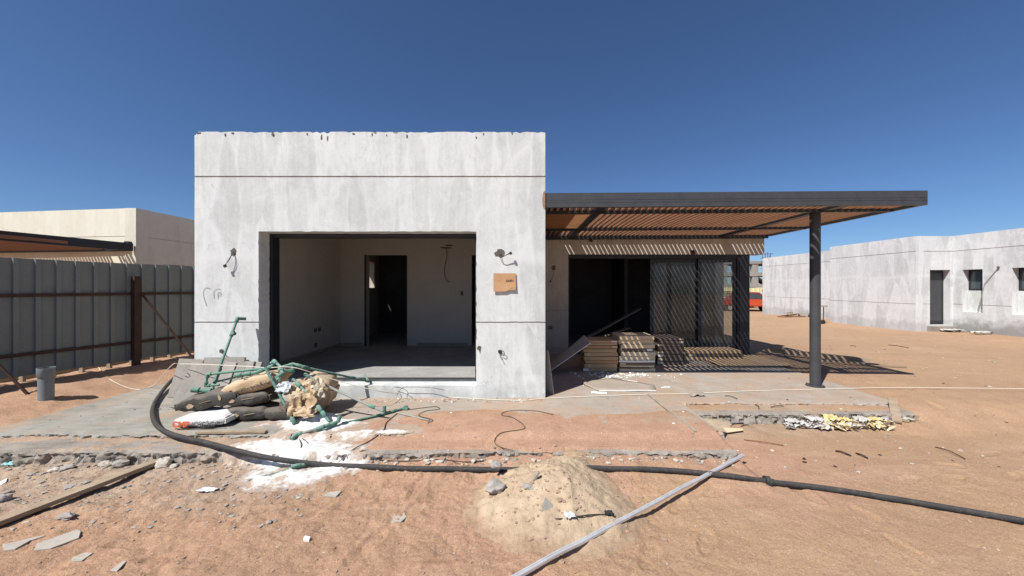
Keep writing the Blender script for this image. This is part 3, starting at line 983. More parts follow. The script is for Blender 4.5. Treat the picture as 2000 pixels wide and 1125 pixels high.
# living-room part behind the pergola
LD = 8.45
lh0, lh1 = 1.10 - XR, 5.26 - XR
m = wall('living_front_wall', (XR, LD), (5.58, LD), 0.0 - 0.1, 3.62, 0.30, 'render_side', villa,
         holes=[(lh0, 5.58 - XR - 0.001 + 0.001, -0.1, 2.29)], grooves=[(1.0, 1.015, 0, lh0)])
wall('living_side_wall', (5.26, LD + 0.30), (5.26, 13.9), -0.1, 3.6, 0.22, 'render_r', villa, holes=[(0.0, 9.55 - LD - 0.30, -0.1, 2.285)])
MB().box(XR - 0.3, 5.26, 13.6, 13.9, -0.1, 3.6).build('rear_wall', 'render_side', villa)
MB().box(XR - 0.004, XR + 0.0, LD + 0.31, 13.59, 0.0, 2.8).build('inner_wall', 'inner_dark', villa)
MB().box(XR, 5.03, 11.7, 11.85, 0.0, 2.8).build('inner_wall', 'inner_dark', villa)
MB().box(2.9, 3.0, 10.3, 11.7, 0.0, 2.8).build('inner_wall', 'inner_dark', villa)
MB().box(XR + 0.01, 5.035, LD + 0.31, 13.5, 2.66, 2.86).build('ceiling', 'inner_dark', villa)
MB().box(XR, 5.56, LD + 0.05, 13.5, 3.2, 3.4).build('roof_slab', 'raw_concrete', villa)
MB().box(XR, 5.24, LD + 0.11, 13.5, -0.05, 0.012).build('room_floor', 'floor_in', villa)
# sliding doors: fixed corner post, head, track, two glazed leaves
gy = 8.53
MB().box(4.99, 5.27, gy - 0.04, gy + 0.12, 0.0, 2.288).build('corner_post', 'frame', villa)
MB().box(5.03, 5.22, gy - 0.055, gy - 0.041, 0.0, 2.288).build('post_cover', 'frame', villa)
MB().box(1.105, 4.988, gy - 0.03, gy + 0.11, 2.20, 2.288).build('door_head', 'frame', villa)
MB().box(1.105, 4.988, gy - 0.03, gy + 0.11, 0.004, 0.045).build('door_track', 'frame', villa)
MB().box(1.102, 1.13, gy - 0.03, gy + 0.11, 0.046, 2.198).build('door_frame', 'frame', villa)


def leaf(x0, x1, y):
    lf = MB()
    lf.box(x0, x0 + 0.075, y, y + 0.045, 0.05, 2.195)
    lf.box(x1 - 0.075, x1, y, y + 0.045, 0.05, 2.195)
    lf.box(x0 + 0.075, x1 - 0.075, y + 0.001, y + 0.044, 2.11, 2.195)
    lf.box(x0 + 0.075, x1 - 0.075, y + 0.001, y + 0.044, 0.05, 0.16)
    o = lf.build('sliding_door', 'frame', villa)
    MB().box(x0 + 0.07, x1 - 0.07, y + 0.018, y + 0.024, 0.15, 2.12).build('pane', 'glass', o)


leaf(3.02, 4.16, gy + 0.05)
leaf(4.10, 4.985, gy - 0.01)
MB().box(3.62, 3.70, 9.2, 9.28, 0.012, 2.6).build('inner_post', 'frame', villa)

# rust stain where the beam meets the wall
st = MB()
pts = [P(1066, 372, FD - 0.003), P(1061, 376, FD - 0.003), P(1059, 392, FD - 0.003), P(1060, 404, FD - 0.003), P(1064, 408, FD - 0.003), P(1066, 408, FD - 0.003)]
st.prism([(min(q.x, 0.349), FD - 0.0075, q.z) for q in pts], (0, 0.003, 0))
M['rust_stain'] = simple('rust_stain', (0.20, 0.09, 0.05), (0.42, 0.28, 0.20), 25, 0.95, 0.2)
st.build('rust_stain', 'rust_stain', villa)

# chipped spots along the top edge of the parapet
crnd = random.Random(5)
for pxc, pyc, w_, h_ in ((388, 260, .05, .02), (440, 264, .012, .04), (455, 259, .03, .03), (533, 262, .025, .05), (600, 262, .012, .03), (628, 268, .012, .06), (640, 270, .008, .05), (690, 261, .03, .02), (727, 262, .012, .04),
                         (733, 258, .03, .02), (755, 264, .012, .02), (772, 258, .05, .018), (795, 266, .01, .05), (930, 268, .012, .03), (944, 262, .012, .04), (1000, 261, .02, .018)):
    cq = P(pxc, pyc, FD)
    chm = MB()
    cn_ = 9
    cpts = [(cq.x + w_ * (.5 + crnd.random()) * math.cos(6.283 * k_ / cn_) * .6 + .3 * h_ * math.sin(6.283 * k_ / cn_) * crnd.uniform(-.3, .6), FD - 0.0075, min(cq.z + h_ * (.5 + crnd.random()) * math.sin(6.283 * k_ / cn_) * .5, HT - .012)) for k_ in range(cn_)]
    chm.prism(cpts, (0, 0.004, 0))
    chm.build('chipped_spot', 'hole', villa)

# pencil marks on the left pier
def scribble(pts, r=0.0030):
    w = smoothpath([(q[0], FD - 0.0062, q[1]) for q in pts], 6)
    m_ = MB().tube(w, r, 5)
    m_.v = [(a, FD - 0.005 - (FD - 0.0062 - b) * 0.2 - 0.0012, c) for a, b, c in m_.v]
    m_.build('pencil_mark', 'pencil', villa)


def wp(zx, zy):                      # zoom crop (origin 380,470, 7.5x) -> wall
    q = P(380 + zx / 7.5, 470 + zy / 7.5, FD)
    return (q.x, q.z)


scribble([wp(235, 708), wp(190, 690), wp(150, 705), wp(132, 760), wp(145, 850), wp(165, 910), wp(178, 955)])
scribble([wp(385, 712), wp(340, 706), wp(295, 735), wp(285, 780), wp(292, 850)])
scribble([wp(352, 850), wp(345, 800), wp(352, 765), wp(380, 755), wp(388, 790), wp(365, 808), wp(350, 795)])


# ------------------------------------------------------------------ wire tufts on walls
def blob_patch(cx, cz, y, rx, rz, seed, n=16, thick=0.004):
    rnd = random.Random(seed)
    pts = []
    for k in range(n):
        a = 2 * math.pi * k / n
        s = 0.72 + 0.4 * rnd.random()
        pts.append((cx + rx * s * math.cos(a), y - thick, cz + rz * s * math.sin(a)))
    m_ = MB()
    c = len(pts)
    m_.add(pts + [(cx, y - thick * 0.3, cz)] + [(p_[0] + (p_[0] - cx) * .15, y + 0.002, p_[2] + (p_[2] - cz) * .15) for p_ in pts],
           [(k, (k + 1) % n, c) for k in range(n)] + [(k, n + 1 + k, n + 1 + (k + 1) % n, (k + 1) % n) for k in range(n)])
    return m_


def tuft(label, cx, cz, y, rx, rz, wires, plug=None, seed=1, group=None):
    t_ = thing('wall_wire_outlet', label, 'wires', (cx, y, cz), group)
    blob_patch(cx, cz, y, rx, rz, seed).build('dark_hole_patch', 'hole', t_)  # flat dark disc on the wall, a hole's shade painted as colour
    for w in wires:
        pts = smoothpath([(cx + a, y - b, cz + c) for a, b, c in w], 5)
        MB().tube(pts, 0.0042, 6).build('wire', 'wire', t_)
    if plug:
        a, b, c = plug
        MB().obox((cx + a, y - b, cz + c), (0.016, 0, 0.006), (0, 0.012, 0), (-0.006, 0, 0.018)).build('connector', 'wire', t_, bevel=0.002)
    return t_


q = P(456, 492, FD)
tuft('wires with a black connector hanging from the hole high on the left pier', q.x, q.z, FD, 0.045, 0.055,
     [[(0, 0, 0), (0, .03, -.04), (-.02, .05, -.10), (-.065, .06, -.19)], [(0.01, 0, 0), (0.005, .04, -.05), (-.01, .06, -.11), (-.06, .065, -.185)]], (-.068, .063, -.20), 3)
q = P(976, 495, FD)
tuft('chased hole with stiff wires and a black connector above the cardboard piece', q.x + 0.0, q.z, FD, 0.07, 0.055,
     [[(0, 0, 0), (-.005, .04, -.05), (.03, .06, -.06), (.09, .07, -.03), (.14, .075, -.012)], [(0.02, 0, 0), (.01, .05, -.055), (.05, .065, -.05), (.10, .07, -.022), (.145, .075, 0.0)]], (.155, .075, -.004), 5)
q = P(433, 686, FD)
tuft('dark wire ends poking out low on the left pier behind the paving slabs', q.x, q.z, FD, 0.04, 0.035,
     [[(0, 0, 0), (.03, .05, .02), (.07, .06, 0.0), (.075, .05, -.04), (.05, .05, -.06)], [(0.02, 0, 0), (.05, .05, -.02), (.085, .05, -.05)]], None, 7)
q = P(977, 687, FD)
tuft('curled wire ends in a small hole low on the right pier', q.x, q.z, FD, 0.03, 0.03,
     [[(0, 0, 0), (.03, .04, .02), (.06, .04, -.01), (.05, .03, -.05), (.02, .03, -.03)], [(0.0, 0, 0), (.0, .04, -.05), (.03, .04, -.11)]], (-.01, .01, 0.005), 9)
q = P(936, 680, FD)
tuft('small grey patch of broken render at the right edge of the wide opening', q.x, q.z, FD, 0.03, 0.035, [[(0, 0, 0), (.01, .01, -.02), (0, .012, -.05)]], None, 11)
q = P(1081, 523, LD)
tuft('wires drooping from a hole in the shaded wall under the pergola', q.x, q.z, LD, 0.05, 0.06,
     [[(0, 0, 0), (0.01, .04, -.08), (-.02, .05, -.2), (-.07, .05, -.30)]], (-.072, .05, -.31), 13)
q = P(1075, 640, LD)
so = tag(MB().box(q.x - .05, q.x + .05, LD - 0.012, LD - 0.0005, q.z - .035, q.z + .035).build('wall_socket_box', 'hole', None, bevel=0.003), 'dark empty socket box low on the shaded wall left of the living room', 'socket')
# wire hanging inside the front room (with a patch of plaster) and a short one near the left wall
t_ = thing('hanging_wire', 'curved wire hanging from a patch on the dim back wall of the front room', 'wire', P(873, 480, BW))
q0 = P(872, 484, BW)
blob_patch(q0.x, q0.z, BW, 0.14, 0.02, 4).build('plaster_patch', 'hole', t_)
q1 = P(877, 479, BW)
blob_patch(q1.x, q1.z, BW, 0.09, 0.018, 6).build('plaster_patch', 'hole', t_)
MB().tube(smoothpath([P(871, 484, BW - .02), P(873, 500, BW - .05), P(868, 525, BW - .06), P(870, 543, BW - .06), P(875, 551, BW - .05), P(879, 548, BW - .04)], 6), 0.006, 6).build('wire', 'wire', t_)
t_ = MB().tube(smoothpath([P(576, 463, 6.9), P(577, 475, 6.9), P(576, 492, 6.92)], 5), 0.005, 6).build('hanging_wire', 'wire')
tag(t_, 'short straight wire hanging from the ceiling near the left inner wall', 'wire')

# cardboard piece on the right pier
cb = thing('cardboard_notice', 'brown cardboard piece with a handwritten number fixed to the right pier', 'cardboard', P(986, 551, FD))
c0, c1 = P(964, 534, FD), P(1007.5, 567, FD)
nx = 14
cbm = MB()
vs, fs = [], []
for j, fz in enumerate((0, 0.5, 1)):
    for i in range(nx + 1):
        u_ = i / nx
        x = c0.x + (c1.x - c0.x) * u_
        zb_ = c1.z - 0.018 + 0.022 * sst(0.5, 0.72, np.array(u_)) + 0.004 * mn.noise(Vector((u_ * 9, 0, 0)))
        z = c0.z + (float(zb_) - c0.z) * fz
        y = FD - 0.010 - 0.016 * fz * fz - 0.005 * abs(u_ - .5)
        vs.append((x, y, z))
for j in range(2):
    for i in range(nx):
        a = j * (nx + 1) + i
        fs.append((a, a + 1, a + nx + 2, a + nx + 1))
cbm.add(vs, fs)
o = cbm.build('cardboard_sheet', 'card', cb)
so_ = o.modifiers.new('thick', 'SOLIDIFY')
so_.thickness = 0.006


def text_mesh(name, body, size, mat, parent, mw, extrude=0.0006, bold=0.0):
    cu = bpy.data.curves.new(name, 'FONT')
    cu.body = body
    cu.size = size
    cu.extrude = extrude
    cu.offset = bold
    cu.align_x = 'CENTER'
    cu.align_y = 'CENTER'
    to = bpy.data.objects.new(name, cu)
    COL.objects.link(to)
    dg = bpy.context.evaluated_depsgraph_get()
    me_ = bpy.data.meshes.new_from_object(to.evaluated_get(dg))
    bpy.data.objects.remove(to)
    bpy.data.curves.remove(cu)
    me_.transform(mw)
    me_.name = name
    return link(name, me_, mat, parent)


FRONT = Matrix.Rotation(R(90), 4, 'X')
q = P(996, 548.5, FD)
text_mesh('handwriting', '03001', 0.045, 'print_black', cb, Matrix.Translation((q.x, FD - 0.025, q.z)) @ FRONT)
q = P(999, 562.5, FD)
text_mesh('handwriting', '--\'', 0.03, 'print_black', cb, Matrix.Translation((q.x, FD - 0.034, q.z)) @ FRONT)

# ------------------------------------------------------------------ pergola
perg = thing('timber_pergola', 'dark steel pergola with reddish timber slats on one round post', 'pergola', (XR, 5.2, 2.66))
PB = 2.66
px1 = 5.70
py0, py1 = 5.17, LD - 0.006
tilt = 0.0068


def pz(x):
    return PB + (x - XR) * tilt


def pbox(name, mat, x0, x1, y0, y1, dz0, dz1, bevel=0.0):
    m_ = MB()
    vs = [(x, y, pz(x) + dz) for dz in (dz0, dz1) for y in (y0, y1) for x in (x0, x1)]
    m_.add(vs, [(0, 2, 3, 1), (4, 5, 7, 6), (0, 1, 5, 4), (2, 6, 7, 3), (0, 4, 6, 2), (1, 3, 7, 5)])
    return m_.build(name, mat, perg, bevel=bevel)


X0p = XR + 0.005
fas = MB()
for a, b, dpt in ((0.0, 0.062, 0.0), (0.062, 0.066, 0.006), (0.066, 0.098, 0.0), (0.098, 0.102, 0.006), (0.102, 0.20, 0.0)):
    vs = [(x, y, pz(x) + dz) for dz in (a, b) for y in (py0 + dpt, py0 + 0.06) for x in (X0p, px1)]
    fas.add(vs, [(0, 2, 3, 1), (4, 5, 7, 6), (0, 1, 5, 4), (2, 6, 7, 3), (0, 4, 6, 2), (1, 3, 7, 5)])
fas.build('fascia_beam', 'steel', perg)
pbox('edge_beam', 'frame', px1 - 0.07, px1 - 0.003, py0 + 0.061, py1, 0.0, 0.19)
pbox('rear_beam', 'frame', X0p, px1 - 0.071, py1 - 0.06, py1, -0.045, 0.19)
pbox('wall_beam', 'steel', X0p, X0p + 0.05, py0 + 0.061, py1 - 0.061, 0.002, 0.19)
cb1, cb2 = 5.60, 7.30
for yb in (cb1, cb2):
    pbox('cross_beam', 'frame', X0p + 0.051, px1 - 0.071, yb - 0.03, yb + 0.03, -0.012, 0.11)
raf = [1.17, 4.60]
for xr_ in raf:
    for (ya, yb) in ((py0 + 0.062, cb1 - 0.031), (cb1 + 0.031, cb2 - 0.031), (cb2 + 0.031, py1 - 0.062)):
        pbox('rafter', 'frame', xr_ - 0.055, xr_ + 0.055, ya, yb, 0.004, 0.112)
pitch = 0.098
sh = {}
bays = ((py0 + 0.064, cb1 - 0.033), (cb1 + 0.033, cb2 - 0.033), (cb2 + 0.033, py1 - 0.064))
for bi, (ya, yb) in enumerate(bays):
    m_ = MB().box(-0.019, 0.019, ya, yb, 0.0, 0.068)
    proto = m_.build('slat', 'slat', perg)
    first = True
    x = X0p + 0.051 + 0.06
    while x < px1 - 0.09:
        clear = all(abs(x - r_) > 0.078 for r_ in raf)
        if clear and not (bi == 1 and x < raf[0]):
            s_ = proto if first else proto.copy()
            if not first:
                COL.objects.link(s_)
            first = False
            s_.location = (x + random.uniform(-.003, .003), 0, pz(x) + 0.03 + random.uniform(-.002, .002))
            s_.rotation_euler = (0, random.uniform(-.02, .02), 0)
            s_.matrix_parent_inverse = perg.matrix_basis.inverted()
        x += pitch
# the odd bay beside the wall: slats laid crosswise, close together
m_ = MB().box(X0p + 0.055, raf[0] - 0.058, -0.019, 0.019, 0.0, 0.068)
proto = m_.build('slat', 'slat_x', perg)
y = cb1 + 0.07
first = True
while y < cb2 - 0.05:
    s_ = proto if first else proto.copy()
    if not first:
        COL.objects.link(s_)
    first = False
    s_.location = (0, y, pz(0.8) + 0.03)
    s_.matrix_parent_inverse = perg.matrix_basis.inverted()
    y += 0.098
# post
pp = PG(1592, 754, 0.0)
pm = MB().tube([(pp.x, pp.y, 0.012), (pp.x, pp.y, pz(pp.x) + 0.003)], 0.071, 28)
pm.build('post', 'steel', perg, auto=40)
bp = MB()
bp.tube([(pp.x, pp.y, 0.0), (pp.x, pp.y, 0.014)], 0.125, 20)
bp.build('base_plate', 'steel', perg, auto=40)
for a in range(4):
    an = a * math.pi / 2 + 0.6
    MB().tube([(pp.x + .108 * math.cos(an), pp.y + .108 * math.sin(an), 0.013), (pp.x + .108 * math.cos(an), pp.y + .108 * math.sin(an), 0.03)], 0.009, 6).build('anchor_bolt', 'rust', perg)
# two small dark floodlights/clamps on the wall under the pergola
q = P(1154, 470, LD)
lm = thing('wall_light', 'tiny dark fitting on the beam band near the left end under the pergola', 'light fitting', (q.x, LD, q.z))
MB().box(q.x - 0.04, q.x + 0.04, LD - 0.06, LD - 0.001, q.z - 0.03, q.z + 0.015).build('fitting_body', 'rust', lm, bevel=0.006)
q = P(1352, 493, LD)
lm = thing('wall_light', 'small round dark fitting at the lower edge of the striped beam band', 'light fitting', (q.x, LD, q.z))
MB().tube([(q.x, LD - 0.07, q.z), (q.x, LD - 0.001, q.z)], 0.05, 16).build('fitting_body', 'rust', lm, auto=40)

# ------------------------------------------------------------------ right neighbour villa (axis aligned, stepped)
H2 = 3.6
rv = thing('stepped_villa', 'pale grey rendered villa with stepped walls on the right beyond the sand', 'house', (17, 15, -0.2))
gr = [(2.97, 2.995), (0.84, 0.86)]
wall('outer_wall', (17.5, 26.4), (17.5, 19.0), -0.8, H2, 0.3, 'render_r', rv, grooves=gr)
wall('outer_wall', (16.0, 19.1), (16.0, 14.95), -0.8, H2, 0.3, 'render_r', rv, grooves=gr, step=0.3)
wall('end_wall', (17.5, 19.09), (16.302, 19.09), -0.8, H2, 0.3, 'render_r', rv)
dh = (16.57 - 16.0, 17.40 - 16.0)
wall('outer_wall', (16.301, 14.95), (17.5, 14.95), -0.8, H2, 0.3, 'render_r', rv, holes=[(dh[0] - .301, dh[1] - .301, 0.0, 2.23)], grooves=[(2.97, 2.995), (0.84, 0.86, 0, dh[0] - .301)])
w1 = (15.25 - 14.63, 15.25 - 13.99)
w2 = (15.25 - 13.16, 15.25 - 12.5)
wall('outer_wall', (17.5, 15.25), (17.5, 8.0), -0.8, H2, 0.3, 'render_d', rv,
     holes=[(w1[0], w1[1], 0.56, 2.22), (w2[0], w2[1], 0.56, 2.22)],
     grooves=[(2.97, 2.995), (0.84, 0.86, 0, w1[0]), (0.84, 0.86, w1[1], w2[0]), (0.84, 0.86, w2[1], 99)])
for (a, b) in ((14.63, 13.99), (13.16, 12.5)):
    MB().box(17.72, 17.78, b + 0.004, a - 0.004, 0.563, 1.40).build('infill_panel', 'render', rv)
    o = MB().box(17.74, 17.77, b + 0.004, b + 0.07, 1.402, 2.216).box(17.74, 17.77, a - 0.07, a - 0.004, 1.402, 2.216).box(17.74, 17.77, b + 0.07, a - 0.07, 1.402, 1.47).box(17.74, 17.77, b + 0.07, a - 0.07, 2.15, 2.216).build('window', 'frame', rv)
    MB().box(17.752, 17.758, b + 0.07, a - 0.07, 1.47, 2.15).build('pane', 'car_glass', o)
o = MB().box(16.58, 17.39, 15.19, 15.24, 0.02, 2.22).build('door', 'frame', rv)
MB().box(16.68, 17.29, 15.18, 15.189, 0.15, 2.10).build('door_panel', 'steel', o)
MB().box(16.45, 17.45, 14.75, 14.95, -0.3, -0.04).build('door_step', 'slab_edge', rv)
q = P(1952, 522, 17.5 * F / (1952 - CX))
MB().tube([(17.47, q.y, q.z), (17.44, q.y, q.z)], 0.04, 10).build('wall_anchor', 'hole', rv)
MB().tube([(17.47, q.y, q.z), (17.46, q.y + 0.4, q.z - 0.6), (17.47, q.y + 0.62, 0.62)], 0.012, 5).build('conduit', 'ppr_dull', rv)
MB().box(17.8, 24, 8, 26, 3.2, 3.4).build('roof_slab', 'raw_concrete', rv)
MB().box(16.3, 17.8, 15.0, 19.0, 3.2, 3.4).build('roof_slab', 'raw_concrete', rv)
MB().box(17.5, 24, 26.4, 26.7, -0.8, H2).build('end_wall', 'render_r', rv)
MB().box(17.81, 17.9, 8.0, 26.0, 0.0, 3.2).build('inner_wall', 'inner_dark', rv)
MB().box(16.31, 17.79, 15.6, 15.7, 0.0, 3.2).build('inner_wall', 'inner_dark', rv)

# ------------------------------------------------------------------ left neighbour villa
lv = thing('cream_villa', 'finished cream-rendered villa with a dark pergola behind the sheet fence', 'house', (-11, 10, 0))
A, B = Vector((-10.5, 10.1)), Vector((-22, 11.6))
wall('front_wall', (B.x, B.y), (A.x, A.y), -0.3, 3.7, 0.3, 'cream', lv, grooves=[(2.93, 2.945)])
wall('side_wall', (A.x, A.y), (A.x, 20), -0.3, 3.7, 0.3, 'cream', lv, grooves=[(2.93, 2.945)], holes=[(0.75, 1.75, 0.6, 2.21)])
MB().box(-10.75, -10.72, 10.86, 11.84, 0.62, 2.2).build('window', 'frame', lv)
MB().box(-22, -10.8, 11.7, 19.9, 3.2, 3.4).build('roof_slab', 'raw_concrete', lv)
nd = (A - B).normalized()
MB().bar((-10.56, 10.06, 2.625), (-11.05, 7.0, 2.625), 0.07, 0.21).build('pergola_beam', 'frame', lv)
MB().bar((-11.1, 7.0, 2.625), (-19.0, 8.0, 2.625), 0.07, 0.21).build('pergola_beam', 'frame', lv)
MB().bar((-10.65, 10.07, 2.58), (-19.5, 11.18, 2.58), 0.06, 0.12).build('pergola_beam', 'frame', lv)
proto = None
for k in range(75):
    x0 = -10.75 - k * 0.1
    if 0.6 < (-10.6 - x0) < 0.76:
        continue
    yb_ = 10.1 + (-10.5 - x0) * 0.1304 - 0.08
    ya_ = 7.06 + (-11.0 - x0) * 0.1266
    if proto is None:
        proto = MB().box(-0.019, 0.019, -1.49, 1.49, -0.034, 0.034).build('slat', 'slat', lv)
        s_ = proto
    else:
        s_ = proto.copy()
        COL.objects.link(s_)
    s_.location = (x0, (ya_ + yb_) / 2, 2.60)
    s_.rotation_euler = (0, 0, 0)
    s_.matrix_parent_inverse = lv.matrix_basis.inverted()
q = P(250, 476, 9.95)
MB().box(q.x - .06, q.x + .06, 9.9, 10.0, q.z - .02, q.z + .06).build('roof_bracket', 'frame', lv)

# ------------------------------------------------------------------ site fence on the left
fe = thing('sheet_fence', 'grey corrugated sheet-metal site fence with rusty rails along the left side', 'fence', (-8.3, 7.5, -0.1))
fa, fb = Vector((-7.56, 5.37)), Vector((-6.87, 7.77))
fu = (fb - fa).normalized()
fn = Vector((fu.y, -fu.x))                 # towards the site (right)
ZB, ZT = 0.20, 1.975
s0, s1 = -5.0, 5.2
rib = 0.2155
k = 0
s = s0
pan_v = [(0.0, 0.0), (0.148, 0.0), (0.156, -0.032), (0.2075, -0.032), (0.2155, 0.0)]
pmesh = None
while s < s1:
    vs, fs = [], []
    if pmesh is None:
        m_ = MB()
        for z in (0, 1):
            for a, b in pan_v:
                m_.v.append((a, b, z * (ZT - ZB)))
        n_ = len(pan_v)
        m_.f = [(i, i + 1, n_ + i + 1, n_ + i) for i in range(n_ - 1)]
        o = m_.build('sheet_panel', 'fence', fe)
        so_ = o.modifiers.new('thick', 'SOLIDIFY')
        so_.thickness = 0.002
        pmesh = o
    else:
        o = pmesh.copy()
        COL.objects.link(o)
    pt = fa + fu * s
    o.location = (pt.x, pt.y, ZB + random.uniform(-.003, .003))
    o.rotation_euler = (0, 0, math.atan2(fu.y, fu.x))
    o.matrix_parent_inverse = fe.matrix_basis.inverted()
    s += rib
def fp(s_, off, z):
    q_ = fa + fu * s_ + fn * off
    return (q_.x, q_.y, z)


for zr in (1.42, 0.53):
    MB().bar(fp(s0, 0.035, zr), fp(s1, 0.035, zr), 0.03, 0.05).build('rail', 'rust', fe)
for sp in (-2.8, -0.65, 1.50):
    MB().bar(fp(sp, 0.10, -0.05), fp(sp, 0.10, 1.74), 0.09, 0.09, (fn.x, fn.y, 0)).build('fence_post', 'rust', fe)
    MB().tube([fp(sp + (0.05), 0.16, 1.42), fp(sp + 0.55, 0.95, gz(*fp(sp + 0.55, 0.95, 0)[:2]) + 0.0)], 0.018, 6).build('brace', 'rust', fe)
for k in range(34):
    sp = s0 + k * 0.31 + random.uniform(-.04, .04)
    q_ = fp(sp, -0.06, 0)
    MB().box(q_[0] - .03, q_[0] + .03, q_[1] - .02, q_[1] + .02, 0.0, 0.25).build('timber_peg', 'wood', fe)
MB().bar(fp(s0, -0.35, 0.13), fp(s1, -0.35, 0.13), 0.12, 0.12).build('kick_board', 'wood', fe)

# ------------------------------------------------------------------ far background: concrete frame, yellow fence, vehicles, person
cf = thing('concrete_frame_building', 'far unfinished concrete frame building with open storeys and scaffolding', 'building', (45, 75, -0.6))
FD2 = 75.0
def fx(px, d=FD2):
    return (px - CX) * d / F
cols = [1392, 1417, 1437, 1476, 1510, 1540]
for (z0, z1, pxr) in ((6.2, 6.75, 1560), (3.7, 4.45, 1560), (1.4, 2.1, 1560)):
    MB().box(fx(1375), fx(pxr), FD2, FD2 + 9, z0, z1).build('floor_slab', 'raw_concrete', cf)
for (za, zb) in ((4.45, 6.2), (2.1, 3.7), (-0.7, 1.4)):
    for cx_ in cols:
        w_ = 0.45 if cx_ != 1476 else 0.6
        MB().box(fx(cx_) - w_, fx(cx_) + w_, FD2 + 0.1, FD2 + 0.9, za, zb).build('column', 'raw_concrete', cf)
        MB().box(fx(cx_) + 0.7, fx(cx_) + 1.4, FD2 + 7.4, FD2 + 8.2, za, zb).build('column', 'raw_concrete', cf)
MB().box(fx(1375), fx(1470), FD2 + 1.0, FD2 + 1.4, -0.7, 1.4).build('block_wall', 'raw_concrete', cf)
MB().bar((fx(1484), FD2 + 3, 4.0), (fx(1512), FD2 + 3, 2.2), 1.6, 0.5, (0, 0, 1)).build('stair_flight', 'raw_concrete', cf)
for k in range(4):
    xk = fx(1487 + k * 5)
    MB().tube([(xk, FD2 - 0.4, 4.4), (xk, FD2 - 0.4, 8.6 - 0.3 * (k % 2))], 0.05, 5).build('scaffold_tube', 'rust', cf)
for zz in (5.2, 6.3, 7.3, 8.1):
    MB().tube([(fx(1483), FD2 - 0.4, zz), (fx(1507), FD2 - 0.4, zz + 0.1)], 0.045, 5).build('scaffold_tube', 'rust', cf)
MB().tube([(fx(1487), FD2 - 0.42, 4.6), (fx(1502), FD2 - 0.42, 8.0)], 0.045, 5).build('scaffold_tube', 'rust', cf)

yf = thing('yellow_sheet_fence', 'pale yellow corrugated hoarding in front of the far concrete frame', 'fence', (22, 41, -0.5))
pm_ = None
for k in range(46):
    x0 = fx(1290, 41) + k * 0.5
    if pm_ is None:
        m_ = MB()
        prof = [(0, 0), (0.30, 0), (0.36, -0.07), (0.44, -0.07), (0.5, 0)]
        for z in (0, 2.05):
            for a, b in prof:
                m_.v.append((a, b, z))
        m_.f = [(i, i + 1, 6 + i, 5 + i) for i in range(4)]
        pm_ = m_.build('sheet_panel', 'yellow_sheet', yf)
        o = pm_
    else:
        o = pm_.copy()
        COL.objects.link(o)
    o.location = (x0, 41, -0.6 + random.uniform(-.03, .03))
    o.matrix_parent_inverse = yf.matrix_basis.inverted()


def wheel(parent, x, y, z, r, w, side):
    o = MB().tube([(x, y - w / 2, z), (x, y + w / 2, z)], r, 20).build('wheel', 'rubber', parent, auto=40)
    MB().tube([(x, y - w / 2 - 0.01, z), (x, y + w / 2 + 0.01, z)], r * 0.55, 14).build('rim', 'ppr_dull', o, auto=40)


def profile_body(name, mat, parent, prof, y0, y1, bevel=0.04):
    m_ = MB().prism([(x, y0, z) for x, z in prof], (0, y1 - y0, 0))
    return m_.build(name, mat, parent, bevel=bevel)


